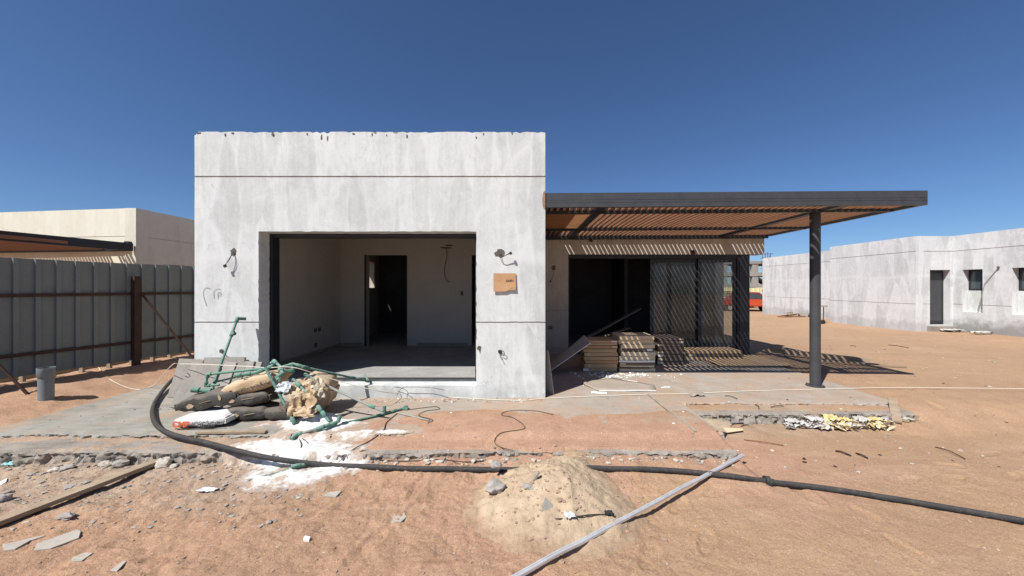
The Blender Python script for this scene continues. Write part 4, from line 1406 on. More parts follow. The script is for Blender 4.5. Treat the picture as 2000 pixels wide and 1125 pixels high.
def pickup(loc, rz):
    t_ = thing('pickup_truck', 'red pickup truck with a slatted bed cage parked beyond the villa', 'pickup', loc)
    t_.rotation_euler = (0, 0, rz)
    bpy.context.view_layer.update()

    def local(o):
        o.matrix_parent_inverse = Matrix.Identity(4)
        return o
    # local frame: x forward, width along y
    parts = []
    parts.append(profile_body('cab', 'red_paint', t_, [(-0.3, 0.45), (-0.3, 1.05), (-0.25, 1.62), (0.75, 1.64), (1.25, 1.08), (1.3, 0.45)], -0.80, 0.80))
    parts.append(profile_body('bonnet', 'red_paint_sunlit', t_, [(1.28, 0.85), (1.26, 1.08), (2.15, 0.98), (2.3, 0.85)], -0.78, 0.78))
    parts.append(profile_body('front_wing', 'red_paint', t_, [(1.28, 0.38), (1.28, 0.86), (2.32, 0.86), (2.35, 0.38)], -0.80, 0.80))
    parts.append(profile_body('truck_bed', 'red_paint', t_, [(-2.35, 0.55), (-2.35, 1.02), (-0.36, 1.02), (-0.36, 0.55)], -0.82, 0.82, 0.02))
    for sy in (-1, 1):
        parts.append(MB().prism([(-0.12, sy * 0.803, 1.1), (-0.08, sy * 0.80, 1.54), (0.68, sy * 0.80, 1.55), (1.06, sy * 0.803, 1.12)], (0, sy * 0.008, 0)).build('side_window', 'car_glass', t_))
    parts.append(MB().prism([(0.80, -0.7, 1.60), (1.22, -0.7, 1.14), (1.24, -0.7, 1.15), (0.82, -0.7, 1.61)], (0, 1.4, 0)).build('windscreen', 'car_glass', t_))
    for zz in (1.12, 1.26, 1.40, 1.54, 1.68):
        for sy in (-0.79, 0.79):
            parts.append(MB().bar((-2.32, sy, zz), (-0.38, sy, zz), 0.03, 0.05).build('cage_rail', 'red_paint', t_))
    for xx in (-2.3, -1.65, -1.0, -0.42):
        for sy in (-0.75, 0.75):
            parts.append(MB().bar((xx, sy, 1.0), (xx, sy, 1.70), 0.05, 0.05).build('cage_post', 'red_paint', t_))
    for sy in (-1, 1):
        parts.append(MB().box(0.02, 1.22, sy * 0.807 - 0.006, sy * 0.807 + 0.006, 0.52, 1.06).build('door', 'red_paint_sunlit', t_, bevel=0.004))  # panel in the red that has sunlight painted in
    parts.append(MB().box(2.30, 2.42, -0.78, 0.78, 0.40, 0.60).build('bumper', 'ppr_dull', t_, bevel=0.02))
    for sy in (-0.6, 0.6):
        parts.append(MB().box(2.28, 2.36, sy - 0.12, sy + 0.12, 0.66, 0.82).build('headlight', 'white_paint', t_, bevel=0.02))
    for xx in (-1.45, 1.62):
        for sy in (-0.72, 0.72):
            o_ = MB().tube([(xx, sy - 0.1, 0.33), (xx, sy + 0.1, 0.33)], 0.33, 20).build('wheel', 'rubber', t_, auto=40)
            parts.append(o_)
            r_ = MB().tube([(xx, sy - 0.11, 0.33), (xx, sy + 0.11, 0.33)], 0.18, 14).build('rim', 'ppr_dull', o_, auto=40)
    for o_ in parts:
        o_.matrix_parent_inverse = Matrix.Identity(4)
    return t_


def sedan(loc, rz):
    t_ = thing('parked_car', 'green car with a pale boot parked behind the red pickup', 'car', loc)
    t_.rotation_euler = (0, 0, rz)
    parts = [profile_body('body', 'green_paint', t_, [(-2.0, 0.35), (-2.05, 0.85), (-1.2, 0.95), (1.1, 0.95), (2.0, 0.8), (2.05, 0.35)], -0.8, 0.8, 0.06),
             profile_body('cabin', 'green_paint', t_, [(-1.15, 0.93), (-0.75, 1.42), (0.45, 1.42), (1.05, 0.93)], -0.70, 0.70, 0.05),
             MB().prism([(-0.95, -0.705, 1.0), (-0.68, -0.705, 1.34), (0.40, -0.705, 1.34), (0.85, -0.705, 1.0)], (0, -0.008, 0)).build('side_window', 'car_glass', t_),
             MB().prism([(-0.95, 0.705, 1.0), (-0.68, 0.705, 1.34), (0.40, 0.705, 1.34), (0.85, 0.705, 1.0)], (0, 0.008, 0)).build('side_window', 'car_glass', t_),
             MB().box(-2.07, -1.3, -0.7, 0.7, 0.87, 0.99).build('boot_lid', 'white_paint', t_, bevel=0.04)]
    for xx in (-1.3, 1.3):
        for sy in (-0.72, 0.72):
            o_ = MB().tube([(xx, sy - 0.1, 0.3), (xx, sy + 0.1, 0.3)], 0.3, 18).build('wheel', 'rubber', t_, auto=40)
            MB().tube([(xx, sy - 0.11, 0.3), (xx, sy + 0.11, 0.3)], 0.17, 12).build('rim', 'ppr_dull', o_, auto=40)
            parts.append(o_)
    for o_ in parts:
        o_.matrix_parent_inverse = Matrix.Identity(4)
    return t_


q = P(1456, 600, 31.5)
pickup((q.x, 31.5, gz(q.x, 31.5)), R(-12))
q = P(1432, 600, 35.5)
sedan((q.x, 35.5, gz(q.x, 35.5) + 0.02), R(8))


def person(loc, rz, label):
    t_ = thing('person', label, 'person', loc)
    t_.rotation_euler = (0, 0, rz)
    bm = bmesh.new()
    me_ = bpy.data.meshes.new('body')
    J = {'pel': (0, 0, 0.95, .15), 'bel': (0, 0, 1.12, .14), 'che': (0, 0.0, 1.32, .165), 'nek': (0, 0, 1.50, .06), 'hd0': (0, -.01, 1.60, .085), 'hd1': (0, -.02, 1.70, .10), 'hd2': (0, -0.01, 1.76, .07)}
    E = [('pel', 'bel'), ('bel', 'che'), ('che', 'nek'), ('nek', 'hd0'), ('hd0', 'hd1'), ('hd1', 'hd2')]
    for s_, n_ in ((-1, 'l'), (1, 'r')):
        J.update({'sh' + n_: (s_ * .19, 0, 1.43, .07), 'el' + n_: (s_ * .25, .02, 1.15, .05), 'wr' + n_: (s_ * .24, -.08, .92, .035), 'ha' + n_: (s_ * .235, -.12, .84, .04),
                  'hp' + n_: (s_ * .10, 0, .88, .10), 'kn' + n_: (s_ * .11, -.02, .48, .07), 'an' + n_: (s_ * .115, .02, .09, .05), 'to' + n_: (s_ * .12, -.16, .045, .04)})
        E += [('che', 'sh' + n_), ('sh' + n_, 'el' + n_), ('el' + n_, 'wr' + n_), ('wr' + n_, 'ha' + n_), ('pel', 'hp' + n_), ('hp' + n_, 'kn' + n_), ('kn' + n_, 'an' + n_), ('an' + n_, 'to' + n_)]
    keys = list(J)
    me_.from_pydata([J[k_][:3] for k_ in keys], [(keys.index(a), keys.index(b)) for a, b in E], [])
    o_ = bpy.data.objects.new('body', me_)
    COL.objects.link(o_)
    sk = o_.modifiers.new('skin', 'SKIN')
    for i, k_ in enumerate(keys):
        me_.skin_vertices[0].data[i].radius = (J[k_][3], J[k_][3])
    me_.skin_vertices[0].data[keys.index('pel')].use_root = True
    o_.modifiers.new('sub', 'SUBSURF').levels = 1
    dg = bpy.context.evaluated_depsgraph_get()
    bm_ = bpy.data.meshes.new_from_object(o_.evaluated_get(dg))
    bpy.data.objects.remove(o_)
    b_ = link('body', bm_, None, t_, smooth=True)
    for mm in ('skin', 'shirt', 'trousers', 'hair'):
        bm_.materials.append(M[mm])
    for pl in bm_.polygons:
        z = sum(bm_.vertices[i].co.z for i in pl.vertices) / len(pl.vertices)
        x = abs(pl.center.x)
        y = pl.center.y
        pl.material_index = 2 if (z < 0.98 and x < 0.2) else 0 if z < 0.98 else 1 if z < 1.48 else 3 if (z > 1.72 or (z > 1.58 and y > 0.0)) else 0
    b_.matrix_parent_inverse = Matrix.Identity(4)
    return t_


q = P(1490, 600, 33.6)
person((q.x, 33.6, gz(q.x, 33.6)), R(20), 'person with dark hair in a grey shirt standing behind the red pickup')

# trolley beside the right villa
tp = P(1603, 622, 18.2)
gz0 = gz(tp.x, 18.2)
tr = thing('hand_trolley', 'small grey hand trolley standing against the right villa behind the post', 'trolley', (tp.x, 18.2, gz0))
for dx in (-0.18, 0.18):
    MB().tube([(tp.x + dx * 0.7, 18.2, gz0 + 0.1), (tp.x + dx, 18.25, gz0 + 0.85)], 0.02, 6).build('leg', 'rust', tr)
MB().box(tp.x - 0.28, tp.x + 0.28, 18.1, 18.4, gz0 + 0.85, gz0 + 0.92).build('tray', 'ppr_dull', tr, bevel=0.01)
MB().tube([(tp.x + 0.1, 18.15, gz0 + 0.1), (tp.x + 0.1, 18.23, gz0 + 0.1)], 0.1, 14).build('wheel', 'rubber', tr, auto=40)
MB().tube([(tp.x - 0.14, 18.15, gz0 + 0.1), (tp.x - 0.14, 18.23, gz0 + 0.1)], 0.1, 14).build('wheel', 'rubber', tr, auto=40)

# ------------------------------------------------------------------ plank pile by the far wall
for k, (pa, pb, mt) in enumerate((((1520, 618), (1572, 613), 'wood_red'), ((1528, 615), (1566, 620), 'wood_red'), ((1540, 617), (1588, 614), 'wood'), ((1560, 619), (1582, 612), 'wood_grey'), ((1534, 621), (1558, 617), 'wood'))):
    a, b = P(*pa, 22.3), P(*pb, 22.3)
    za = gz((a.x + b.x) / 2, 22.3)
    b.y += 0.5 * (k % 3)
    o = MB().bar((a.x, a.y, za + 0.05 + 0.05 * k), (b.x, b.y, za + 0.06 + 0.05 * k), 0.16, 0.05).build('scrap_plank', mt)
    tag(o, ['reddish plank lowest in the scrap heap by the far white wall', 'short reddish plank across the scrap heap by the far wall', 'brown plank sticking out to the right of the far scrap heap',
            'grey plank lying askew on the far scrap heap', 'small brown offcut on top of the far scrap heap'][k], 'plank', 'planks heaped by the far wall')

# ------------------------------------------------------------------ loose piles: sand mound and white powder
def patch(name, x0, x1, y0, y1, step, hfun, mat):
    xs_, ys_ = np.arange(x0, x1 + step, step), np.arange(y0, y1 + step, step)
    X, Y = np.meshgrid(xs_, ys_)
    base = ground_z(X, Y)
    sl = np.full_like(base, -9.0)
    l_ = (X > TX0) & (X < TX1)
    sl = np.where(l_ & (Y > STEP_L - 0.01), -0.04, sl)
    sl = np.where(l_ & (Y > EDGE_L - 0.01), 0.0, sl)
    base = np.maximum(base, sl)
    h = hfun(X, Y)
    # powder slumps over sharp edges
    b2 = base.copy()
    for _ in range(3):
        b2[1:-1, :] = np.maximum(b2[1:-1, :], (b2[:-2, :] + b2[2:, :] + 2 * b2[1:-1, :]) / 4)
    Z = np.where(h > 0, b2, base) + h
    keep = h > (-0.004 if name == 'sand_mound' else 0.0004)
    me_, co_ = grid_mesh(name, xs_, ys_, Z, keep)
    if True:
        hh = hfun(co_[:, 0].astype(float), co_[:, 1].astype(float)).astype(np.float32)
        me_.attributes.new('height', 'FLOAT', 'POINT').data.foreach_set('value', hh)
    return link(name, me_, mat)


def mound_h(X, Y):
    cx, cy = 0.27, 2.98
    dx, dy = X - cx, Y - cy
    ang = np.arctan2(dy, dx)
    r = np.sqrt((dx / np.where(dx > 0, 0.60, 0.58)) ** 2 + (dy / np.where(dy > 0, 0.50, 0.60)) ** 2)
    r = r * (1 + 0.10 * np.sin(3 * ang + 1) + 0.22 * fbm(X, Y, 2.5, 3, 41))
    h = 0.25 * np.clip(1 - np.sqrt(r * r + 0.02), 0, 1) ** 1.05 + 0.018 * sst(1.25, 0.9, r) - 0.04 * sst(1.0, 1.3, r)
    h = h + (0.030 * fbm(X, Y, 7, 4, 42, 0.6) + 0.013 * fbm(X, Y, 40, 3, 43)) * sst(1.4, 0.7, r) * np.where(dx > 0.12, 0.45, 1.0)
    return h


tag(patch('sand_mound', -0.9, 1.2, 2.1, 3.75, 0.014, mound_h, 'mound'), 'small heap of pale building sand covering the black hose', 'sand heap')


def powder_h(X, Y):
    m_ = np.zeros_like(X) - 1
    for (px_, py_, z_, rx, ry) in ((600, 832, 0, .42, .30), (655, 830, 0, .34, .22), (560, 868, -.03, .50, .20), (610, 880, -.05, .50, .16), (545, 895, -.1, .40, .20),
                                   (570, 925, -.14, .38, .22), (660, 915, -.14, .40, .14), (520, 935, -.15, .22, .12), (690, 850, -.02, .20, .12), (775, 845, -.01, .17, .045), (640, 815, 0, .2, .14)):
        c = PG(px_, py_, z_)
        r = np.sqrt(((X - c.x) / rx) ** 2 + ((Y - c.y) / ry) ** 2)
        m_ = np.maximum(m_, 1 - r)
    m_ = m_ + 0.75 * fbm(X, Y, 3.5, 5, 51, 0.6)
    c = PG(628, 822, 0)
    heap = np.exp(-(((X - c.x) / .28) ** 2 + ((Y - c.y) / .16) ** 2))
    h = np.clip(m_ + 0.12, -0.5, 0.8) * 0.016 - 0.0005 + (m_ > 0) * (heap * 0.05 * (1 + fbm(X, Y, 12, 3, 53)) + 0.010 * fbm(X, Y, 14, 4, 52, 0.6) * np.clip(m_ * 3, 0, 1))
    return h


struct(patch('white_powder', -3.3, -0.7, 2.95, 4.75, 0.014, powder_h, 'powder'), 'stuff')

# ------------------------------------------------------------------ paving slabs leaning on the left pier
def board(name, mat, c, ax, ay, th, bevel=0.003, wob=0.0):
    """thin board: centre, half-axis vectors in its plane, thickness"""
    ax, ay = Vector(ax), Vector(ay)
    n_ = ax.cross(ay).normalized() * th / 2
    return MB().obox(c, ax, ay, n_).build(name, mat, None, bevel=bevel)


def quad_board(name, mat, pts, th, bevel=0.003):
    pts = [Vector(p_) for p_ in pts]
    n_ = (pts[1] - pts[0]).cross(pts[-1] - pts[0]).normalized() * th
    if n_.y < 0:
        n_ = -n_
    return MB().prism(pts, n_).build(name, mat, None, bevel=bevel)


tl = [
    # bottom-left, bottom-right, top-right, top-left as (px, py, d)
    ([(330, 795, 4.66), (398, 800, 4.62), (432, 712, 4.98), (376, 707, 5.0)], 'tile', 'large grey paving slab leaning frontmost at the left of the slab heap'),
    ([(326, 776, 4.86), (372, 780, 4.86), (398, 702, 5.11), (350, 700, 5.11)], 'tile', 'grey paving slab leaning behind the frontmost one, far left of the heap'),
    ([(402, 798, 4.66), (428, 800, 4.66), (462, 708, 5.0), (440, 706, 5.0)], 'tile2', 'narrow pale paving slab standing second from the left in the heap'),
    ([(430, 798, 4.70), (452, 798, 4.70), (482, 708, 5.02), (466, 706, 5.02)], 'tile', 'narrow grey paving slab between the two pale ones in the heap'),
    ([(455, 790, 4.76), (478, 790, 4.76), (512, 707, 5.02), (478, 705, 5.03)], 'tile2', 'pale beige paving slab at the right end of the heap'),
    ([(398, 780, 4.86), (470, 782, 4.86), (478, 697, 5.11), (398, 698, 5.11)], 'tile', 'paving slab standing flat against the pier behind all the others'),
    ([(480, 770, 4.9), (505, 770, 4.9), (520, 716, 5.08), (494, 714, 5.08)], 'tile', 'short broken paving slab piece behind the tan bag'),
]
for pts, mt, lb in tl:
    W = [P(*a) for a in pts]
    for w_ in W[:2]:
        w_.z = max(w_.z, 0.005)
    tag(quad_board('paving_slab', mt, W, 0.035), lb, 'paving slab', 'paving slabs leaning on the left pier')


# ------------------------------------------------------------------ cement bags
def bag(name, label, c, L, W, H, yaw, pitch, mat, seed, group=None, roll=0.0, dark_end=False):
    c = Vector((c[0], c[1] + W / 2 - 0.04, c[2]))
    t_ = thing(name, label, 'cement bag', c, group)
    nu, nv = 26, 24
    rot = Euler((roll, pitch, yaw)).to_matrix()
    V, Fc = [], []
    for i in range(nu + 1):
        u_ = -1 + 2 * i / nu
        uu = math.copysign(abs(u_) ** 0.8, u_)
        prof = (1 - abs(uu) ** 9) ** 0.5 if abs(uu) < 1 else 0.0
        prof = max(prof, 0.55) * (0.93 + 0.07 * math.cos(uu * 2.2))
        wprof = 0.86 + 0.14 * (1 - abs(uu) ** 4)
        for j in range(nv):
            a = 2 * math.pi * j / nv
            ca_, sa_ = math.cos(a), math.sin(a)
            y_ = math.copysign(abs(ca_) ** 0.42, ca_) * W / 2 * wprof
            z_ = math.copysign(abs(sa_) ** 0.55, sa_) * H / 2 * prof
            p_ = Vector((uu * L / 2, y_, z_))
            nz = mn.noise(p_ * 7 + Vector((seed, 0, 0))) * 0.022 + mn.noise(Vector((p_.x * 9, p_.y * 22, p_.z * 26)) + Vector((seed, 3, 0))) * 0.012
            p_ += Vector((nz * 0.4, nz * 0.5, nz))
            V.append(Vector(c) + rot @ p_)
    for i in range(nu):
        for j in range(nv):
            a, b = i * nv + j, i * nv + (j + 1) % nv
            Fc.append((a, b, b + nv, a + nv))
    Fc.append(tuple(range(nv - 1, -1, -1)))
    Fc.append(tuple(nu * nv + j for j in range(nv)))
    m_ = MB()
    m_.add(V, Fc)
    o_ = m_.build('bag_body', mat, t_, auto=60)
    for e_ in (-1, 1):
        cc_ = Vector(c) + rot @ Vector((e_ * (L / 2 + 0.008), 0, 0))
        MB().obox(cc_, rot @ Vector((0.014, 0, 0)), rot @ Vector((0, W * 0.40, 0)), rot @ Vector((0, 0, H * 0.20))).build('sewn_end', mat, t_, bevel=0.005)
    return t_, rot, Vector(c)


def on_bag(t_, rot, c, x, y, z, nrm_rot, name, body, size, mat, bold=0.0):
    mw = Matrix.Translation(c + rot @ Vector((x, y, z))) @ rot.to_4x4() @ nrm_rot
    return text_mesh(name, body, size, mat, t_, mw, 0.0015, bold)


def bag_mark(t_, rot, c, x, z, y, rx, rz, mat, name='bag_emblem'):
    m_ = MB()
    n_ = 14
    vs = [c + rot @ Vector((x + rx * math.cos(2 * math.pi * k_ / n_) * (0.8 + 0.2 * math.cos(3 * k_)), y, z + rz * math.sin(2 * math.pi * k_ / n_) * (0.85 + 0.15 * math.sin(2.2 * k_)))) for k_ in range(n_)]
    m_.prism(vs, rot @ Vector((0, 0.004, 0)))
    return m_.build(name, mat, t_)


G = 'cement bags stacked beside the left pier'
# white bag lowest left
c = P(390, 818, 4.06)
c.z = 0.068
b, rt, cc = bag('cement_bag', 'white bag with red lettering under the dark bags at the left', c, 0.50, 0.36, 0.135, R(3), 0, 'bag_white', 1, G)
on_bag(b, rt, cc, -0.15, -0.204, -0.008, FRONT, 'lettering', 'CMB', 0.085, 'print_red', 0.004)
on_bag(b, rt, cc, 0.11, -0.204, 0.018, FRONT, 'lettering', 'سيرمكس يو', 0.045, 'print_black', 0.001)
on_bag(b, rt, cc, 0.11, -0.204, -0.024, FRONT, 'lettering', 'CERMIX U', 0.042, 'print_black', 0.001)
MB().obox(cc + rt @ Vector((-0.02, -0.197, -0.054)), rt @ Vector((0.2, 0, 0)), rt @ Vector((0, 0.002, 0)), rt @ Vector((0, 0, 0.004))).build('printed_band', 'print_black', b)
# dark bags
c = P(402, 797, 4.24)
c.z = 0.235
b, rt, cc = bag('cement_bag', 'dark bag lying on the white bag, dusty on top', c, 0.66, 0.38, 0.19, R(5), R(-11), 'bag_dark', 2, G)
bag_mark(b, rt, cc, -0.15, -0.01, -0.206, 0.045, 0.03, 'print_tan')
bag_mark(b, rt, cc, 0.17, 0.02, -0.197, 0.018, 0.04, 'print_tan')
MB().obox(cc + rt @ Vector((0.01, -0.197, 0.005)), rt @ Vector((0.06, 0, 0.006)), rt @ Vector((0, 0.002, 0)), rt @ Vector((0, 0, 0.002))).build('printed_line', 'print_tan', b)
c = P(474, 813, 4.26)
c.z = 0.082
b, rt, cc = bag('cement_bag', 'dark bag on the ground under the middle dark bag', c, 0.50, 0.36, 0.165, R(4), 0, 'bag_dark', 3, G)
bag_mark(b, rt, cc, -0.06, -0.0, -0.188, 0.04, 0.025, 'print_tan')
MB().obox(cc + rt @ Vector((0.09, -0.188, 0.012)), rt @ Vector((0.06, 0, 0.01)), rt @ Vector((0, 0.002, 0)), rt @ Vector((0, 0, 0.002))).build('printed_line', 'print_tan', b)
c = P(478, 787, 4.30)
c.z = 0.235
b, rt, cc = bag('cement_bag', 'dark bag in the middle of the heap under the tan bag', c, 0.50, 0.36, 0.16, R(5), R(-4), 'bag_dark', 4, G)
bag_mark(b, rt, cc, -0.13, 0.01, -0.187, 0.04, 0.025, 'print_tan')
MB().obox(cc + rt @ Vector((0.05, -0.187, 0.02)), rt @ Vector((0.07, 0, 0.006)), rt @ Vector((0, 0.002, 0)), rt @ Vector((0, 0, 0.002))).build('printed_line', 'print_tan', b)
c = P(545, 812, 4.28)
c.z = 0.07
b, rt, cc = bag('cement_bag', 'greyish dark bag on the ground below the torn paper', c, 0.42, 0.34, 0.14, R(-4), 0, 'bag_dark', 5, G)
c = P(486, 758, 4.32)
c.z = 0.395
b, rt, cc = bag('cement_bag', 'tan paper cement bag lying topmost on the heap', c, 0.64, 0.36, 0.19, R(8), R(-16), 'bag_tan', 6, G)
bag_mark(b, rt, cc, -0.20, -0.015, -0.186, 0.034, 0.028, 'print_black')
bag_mark(b, rt, cc, -0.03, 0.068, -0.150, 0.05, 0.026, 'print_black')
on_bag(b, rt, cc, 0.02, -0.186, -0.012, FRONT, 'lettering', 'أسمنت بورتلاندي', 0.045, 'print_black', 0.0005)
bag_mark(b, rt, cc, 0.275, 0.0, -0.165, 0.05, 0.085, 'bag_dark', 'dark_bag_end')
# bag behind at the right with torn paper hanging down
c = P(606, 766, 4.5)
c.z = 0.24
bag('cement_bag', 'tan bag standing half open at the right end of the heap', c, 0.36, 0.42, 0.44, R(10), R(18), 'bag_tan', 8, G)


def crumple(name, label, cat, c, sx, sy, sz, mat, seed, n=16, group=None, rot=(0, 0, 0)):
    rm = Euler(rot).to_matrix()
    V, Fc = [], []
    for i in range(n + 1):
        for j in range(n + 1):
            u_, v_ = i / n * 2 - 1, j / n * 2 - 1
            q_ = Vector((u_ * 1.5 + seed, v_ * 1.5, seed * 2))
            z_ = (1 - 2 * abs(mn.noise(q_ * 0.8))) * 0.6 + (0.5 - abs(mn.noise(q_ * 1.7 + Vector((4, 1, 0))))) * 0.35 + 0.05 * mn.noise(q_ * 5)
            e_ = 1 + 0.35 * mn.noise(Vector((math.atan2(v_, u_) * 1.8, seed, 0)))
            p_ = Vector((u_ * sx * e_ + mn.noise(q_ * 2 + Vector((9, 0, 0))) * sx * 0.12, v_ * sy * e_ + mn.noise(q_ * 2 + Vector((0, 9, 0))) * sy * 0.12, z_ * sz))
            V.append(Vector(c) + rm @ p_)
    for i in range(n):
        for j in range(n):
            a = i * (n + 1) + j
            Fc.append((a, a + 1, a + n + 2, a + n + 1))
    m_ = MB()
    m_.add(V, Fc)
    o_ = m_.build(name, mat, None, auto=22)
    s_ = o_.modifiers.new('thick', 'SOLIDIFY')
    s_.thickness = 0.002
    return tag(o_, label, cat, group)


for k, (px_, py_, d_, sx, sy, sz, rx, rz, mt, lb) in enumerate((
        (588, 760, 4.30, .15, .10, .07, 40, 15, 'bag_tan', 'torn tan bag paper spread over the top of the right bag'),
        (603, 785, 4.20, .10, .13, .07, 75, -20, 'bag_tan', 'torn tan bag paper hanging in front of the right bag'),
        (578, 792, 4.17, .07, .10, .05, 80, 20, 'bag_tan', 'narrow torn tan paper strip hanging beside the lower dark bag'),
        (597, 806, 4.14, .11, .05, .05, 55, 0, 'bag_tan', 'torn tan paper lying lowest in front of the heap'),
        (556, 795, 4.16, .06, .06, .04, 60, -15, 'card5', 'dark torn paper scrap between the dark bags'),
        (620, 760, 4.28, .07, .12, .05, 70, 35, 'card4', 'grey torn paper flap at the right side of the open bag'))):
    crumple('torn_bag_paper', lb, 'paper', P(px_, py_, d_), sx, sy, sz, mt, 2.3 + k * 3.1, 12, rot=(R(rx), 0, R(rz)))
crumple('plastic_scrap', 'pale plastic scrap under the green fittings on the heap', 'plastic', P(556, 758, 4.22), 0.08, 0.06, 0.06, 'rope_bundle', 9.2, 12, rot=(R(50), 0, 0))


# ------------------------------------------------------------------ green water pipes
def pipe(label, pts, mat='ppr', r=0.0165, fits=(), group='green water pipes thrown on the heap', elbows=True):
    W = [p_ if isinstance(p_, Vector) else P(*p_) for p_ in pts]
    t_ = thing('water_pipe', label, 'pipe', W[0], group)
    r = r * 0.82
    MB().tube(W, r, 10).build('pipe_run', mat, t_, auto=50)
    for i, w_ in enumerate(W):
        if 0 < i < len(W) - 1 and elbows:
            a = w_ + (W[i - 1] - w_).normalized() * 0.045
            b = w_ + (W[i + 1] - w_).normalized() * 0.045
            MB().tube([a, w_, b], r * 1.45, 10).build('elbow_fitting', 'ppr', t_, auto=50)
    for (i, f_) in fits:
        a = W[i].lerp(W[i + 1], f_)
        d_ = (W[i + 1] - W[i]).normalized()
        MB().tube([a - d_ * 0.04, a - d_ * 0.036, a + d_ * 0.036, a + d_ * 0.04], [r * 1.3, r * 1.55, r * 1.55, r * 1.3], 10).build('coupling_fitting', 'ppr', t_, auto=50)
    return t_, W


def tee(t_, c, d_, ln=0.05, r=0.022):
    c, d_ = Vector(c), Vector(d_).normalized()
    MB().tube([c, c + d_ * ln], r, 10).build('tee_fitting', 'ppr', t_, auto=50)


a, W = pipe('tall green pipe leaning upright against the left pier', [(464, 622, 4.98), (411, 768, 4.45)], fits=[(0, 0.02), (0, 0.22), (0, 0.97)], r=0.018)
tee(a, W[0].lerp(W[1], 0.23), (1, -0.2, 0.2))
MB().tube([W[0], W[0] + Vector((0.05, 0.08, -0.01))], 0.024, 10).build('elbow_fitting', 'ppr', a, auto=50)
pipe('green pipe bent into a hook at the left of the heap', [(428, 752, 4.42), (402, 753, 4.40), (406, 731, 4.40), (532, 718, 4.40)], r=0.018)
pipe('thin green pipe lying under the hooked one', [(417, 747, 4.46), (505, 726, 4.44)], r=0.014, fits=[(0, .6)])
pipe('green pipe stub pointing left below the hooked pipe', [(379, 761, 4.36), (411, 764, 4.40)], r=0.026, fits=[(0, .1), (0, .8)])
pipe('long green pipe slanting down in front of the tan bag', [(518, 717, 4.25), (574, 824, 4.12)], r=0.0185, fits=[(0, .98)])
pipe('green pipe with many couplings lying across the top of the heap', [(462, 733, 4.36), (500, 728, 4.36), (530, 716, 4.36)], r=0.019, fits=[(0, .1), (0, .6), (1, .3), (1, .95)])
pipe('short green pipe rising at the top middle of the heap', [(531, 709, 4.42), (536, 706, 4.42), (550, 718, 4.34)], r=0.019, fits=[(1, .1)])
pipe('long green pipe running from the heap to the door track', [(551, 716, 4.42), (572, 711, 4.42), (594, 717, 4.46), (690, 738, 5.02), (720, 745, 5.2), (712, 731, 5.34)], r=0.0165, fits=[(1, .6), (2, .02), (2, .97), (3, .3)])
pipe('green elbow piece hanging below the crossing pipes', [(572, 713, 4.38), (573, 725, 4.36), (545, 722, 4.32), (553, 729, 4.26), (541, 737, 4.24), (547, 744, 4.22)], r=0.021)
pipe('green pipe slanting to the powder with a coupling near its foot', [(572, 740, 4.3), (594, 762, 4.24), (622, 795, 4.17), (643, 823, 4.10)], r=0.0185, fits=[(0, .5), (2, .1), (2, .5)], elbows=False)
pipe('dusty pipe slanting down to the right from the heap', [(597, 732, 4.40), (660, 764, 4.36), (724, 793, 4.33), (748, 803, 4.30)], 'ppr_dull', 0.017, fits=[(2, .1), (0, .05)], elbows=False)


def GP(px_, py_, h):
    z_ = 0.0
    for _ in range(6):
        w_ = PG(px_, py_, z_)
        z_ = 0.5 * z_ + 0.5 * (max(top(w_.x, w_.y), -0.25) + h)
    w_.z = max(top(w_.x, w_.y), -0.25) + h
    return w_


a, W = pipe('green pipe lying on the ground with a cluster of fittings at its right end', [GP(668, 827, .02), GP(735, 812, .02), GP(793, 796, .02)], fits=[(1, .25), (1, .55), (1, .95)], elbows=False)
tee(a, W[1].lerp(W[2], .25), (0, 0.1, 1), 0.09)
tee(a, W[2], (0.2, -1, 0.2), 0.06, 0.03)
a, W = pipe('dusty pipe with a green elbow lying on the white powder', [GP(660, 825, .05), GP(628, 835, .045), GP(580, 849, .035)], 'ppr_dull', 0.0185, fits=[(0, .3), (0, .7), (1, .05), (1, .95)], elbows=False)
tee(a, W[2], (-.3, -1, -0.3), 0.07, 0.026)
tee(a, W[0], (.2, .3, 1), 0.07, 0.022)
pipe('pale thin conduit lying right of the green fittings', [GP(775, 806, .012), GP(838, 821, .012)], 'ppr_dull', 0.011, elbows=False)
pipe('short green pipe piece lying on powder in front of the hose', [GP(576, 910, .035), GP(601, 905, .04)], r=0.014, fits=[(0, .1), (0, .9)])
pipe('thin green rod trailing across the powder edge', [GP(485, 938, .01), GP(540, 922, .02), GP(572, 911, .03)], r=0.005, elbows=False)

# ------------------------------------------------------------------ hose, cord, wires, profile
def hp(px_, py_, z_):
    return PG(px_, py_, z_)


hose_pts = [hp(352, 728, .20), hp(330, 748, .07), hp(305, 782, .035), hp(298, 806, .035), hp(306, 830, .035), hp(335, 848, .03), hp(400, 864, .02), hp(465, 881, .00), hp(540, 897, -.05)]
hose_pts += [GP(a_, b_, .018) for a_, b_ in ((640, 908), (720, 912), (800, 915), (870, 917), (945, 919), (1040, 917), (1135, 913), (1200, 915), (1260, 917), (1320, 921), (1390, 927), (1440, 932), (1500, 939), (1600, 952), (1700, 967), (1850, 992), (2060, 1030), (2300, 1080))]
for i_ in range(10, len(hose_pts) - 1):
    w_ = hose_pts[i_]
    w_.z = 0.5 * w_.z + 0.5 * (float(ground_z(np.array([w_.x]), np.array([w_.y]), False)[0]) + .022)
hs = thing('black_hose', 'thick black plastic hose snaking across the ground under the sand heap', 'hose', hose_pts[0])
MB().tube(smoothpath(hose_pts, 8), 0.0235, 12).build('hose_run', 'hdpe', hs, smooth=True)
jp = GP(1500, 939, .018)
jd = (GP(1600, 952, .018) - GP(1440, 932, .018)).normalized()
jm = MB()
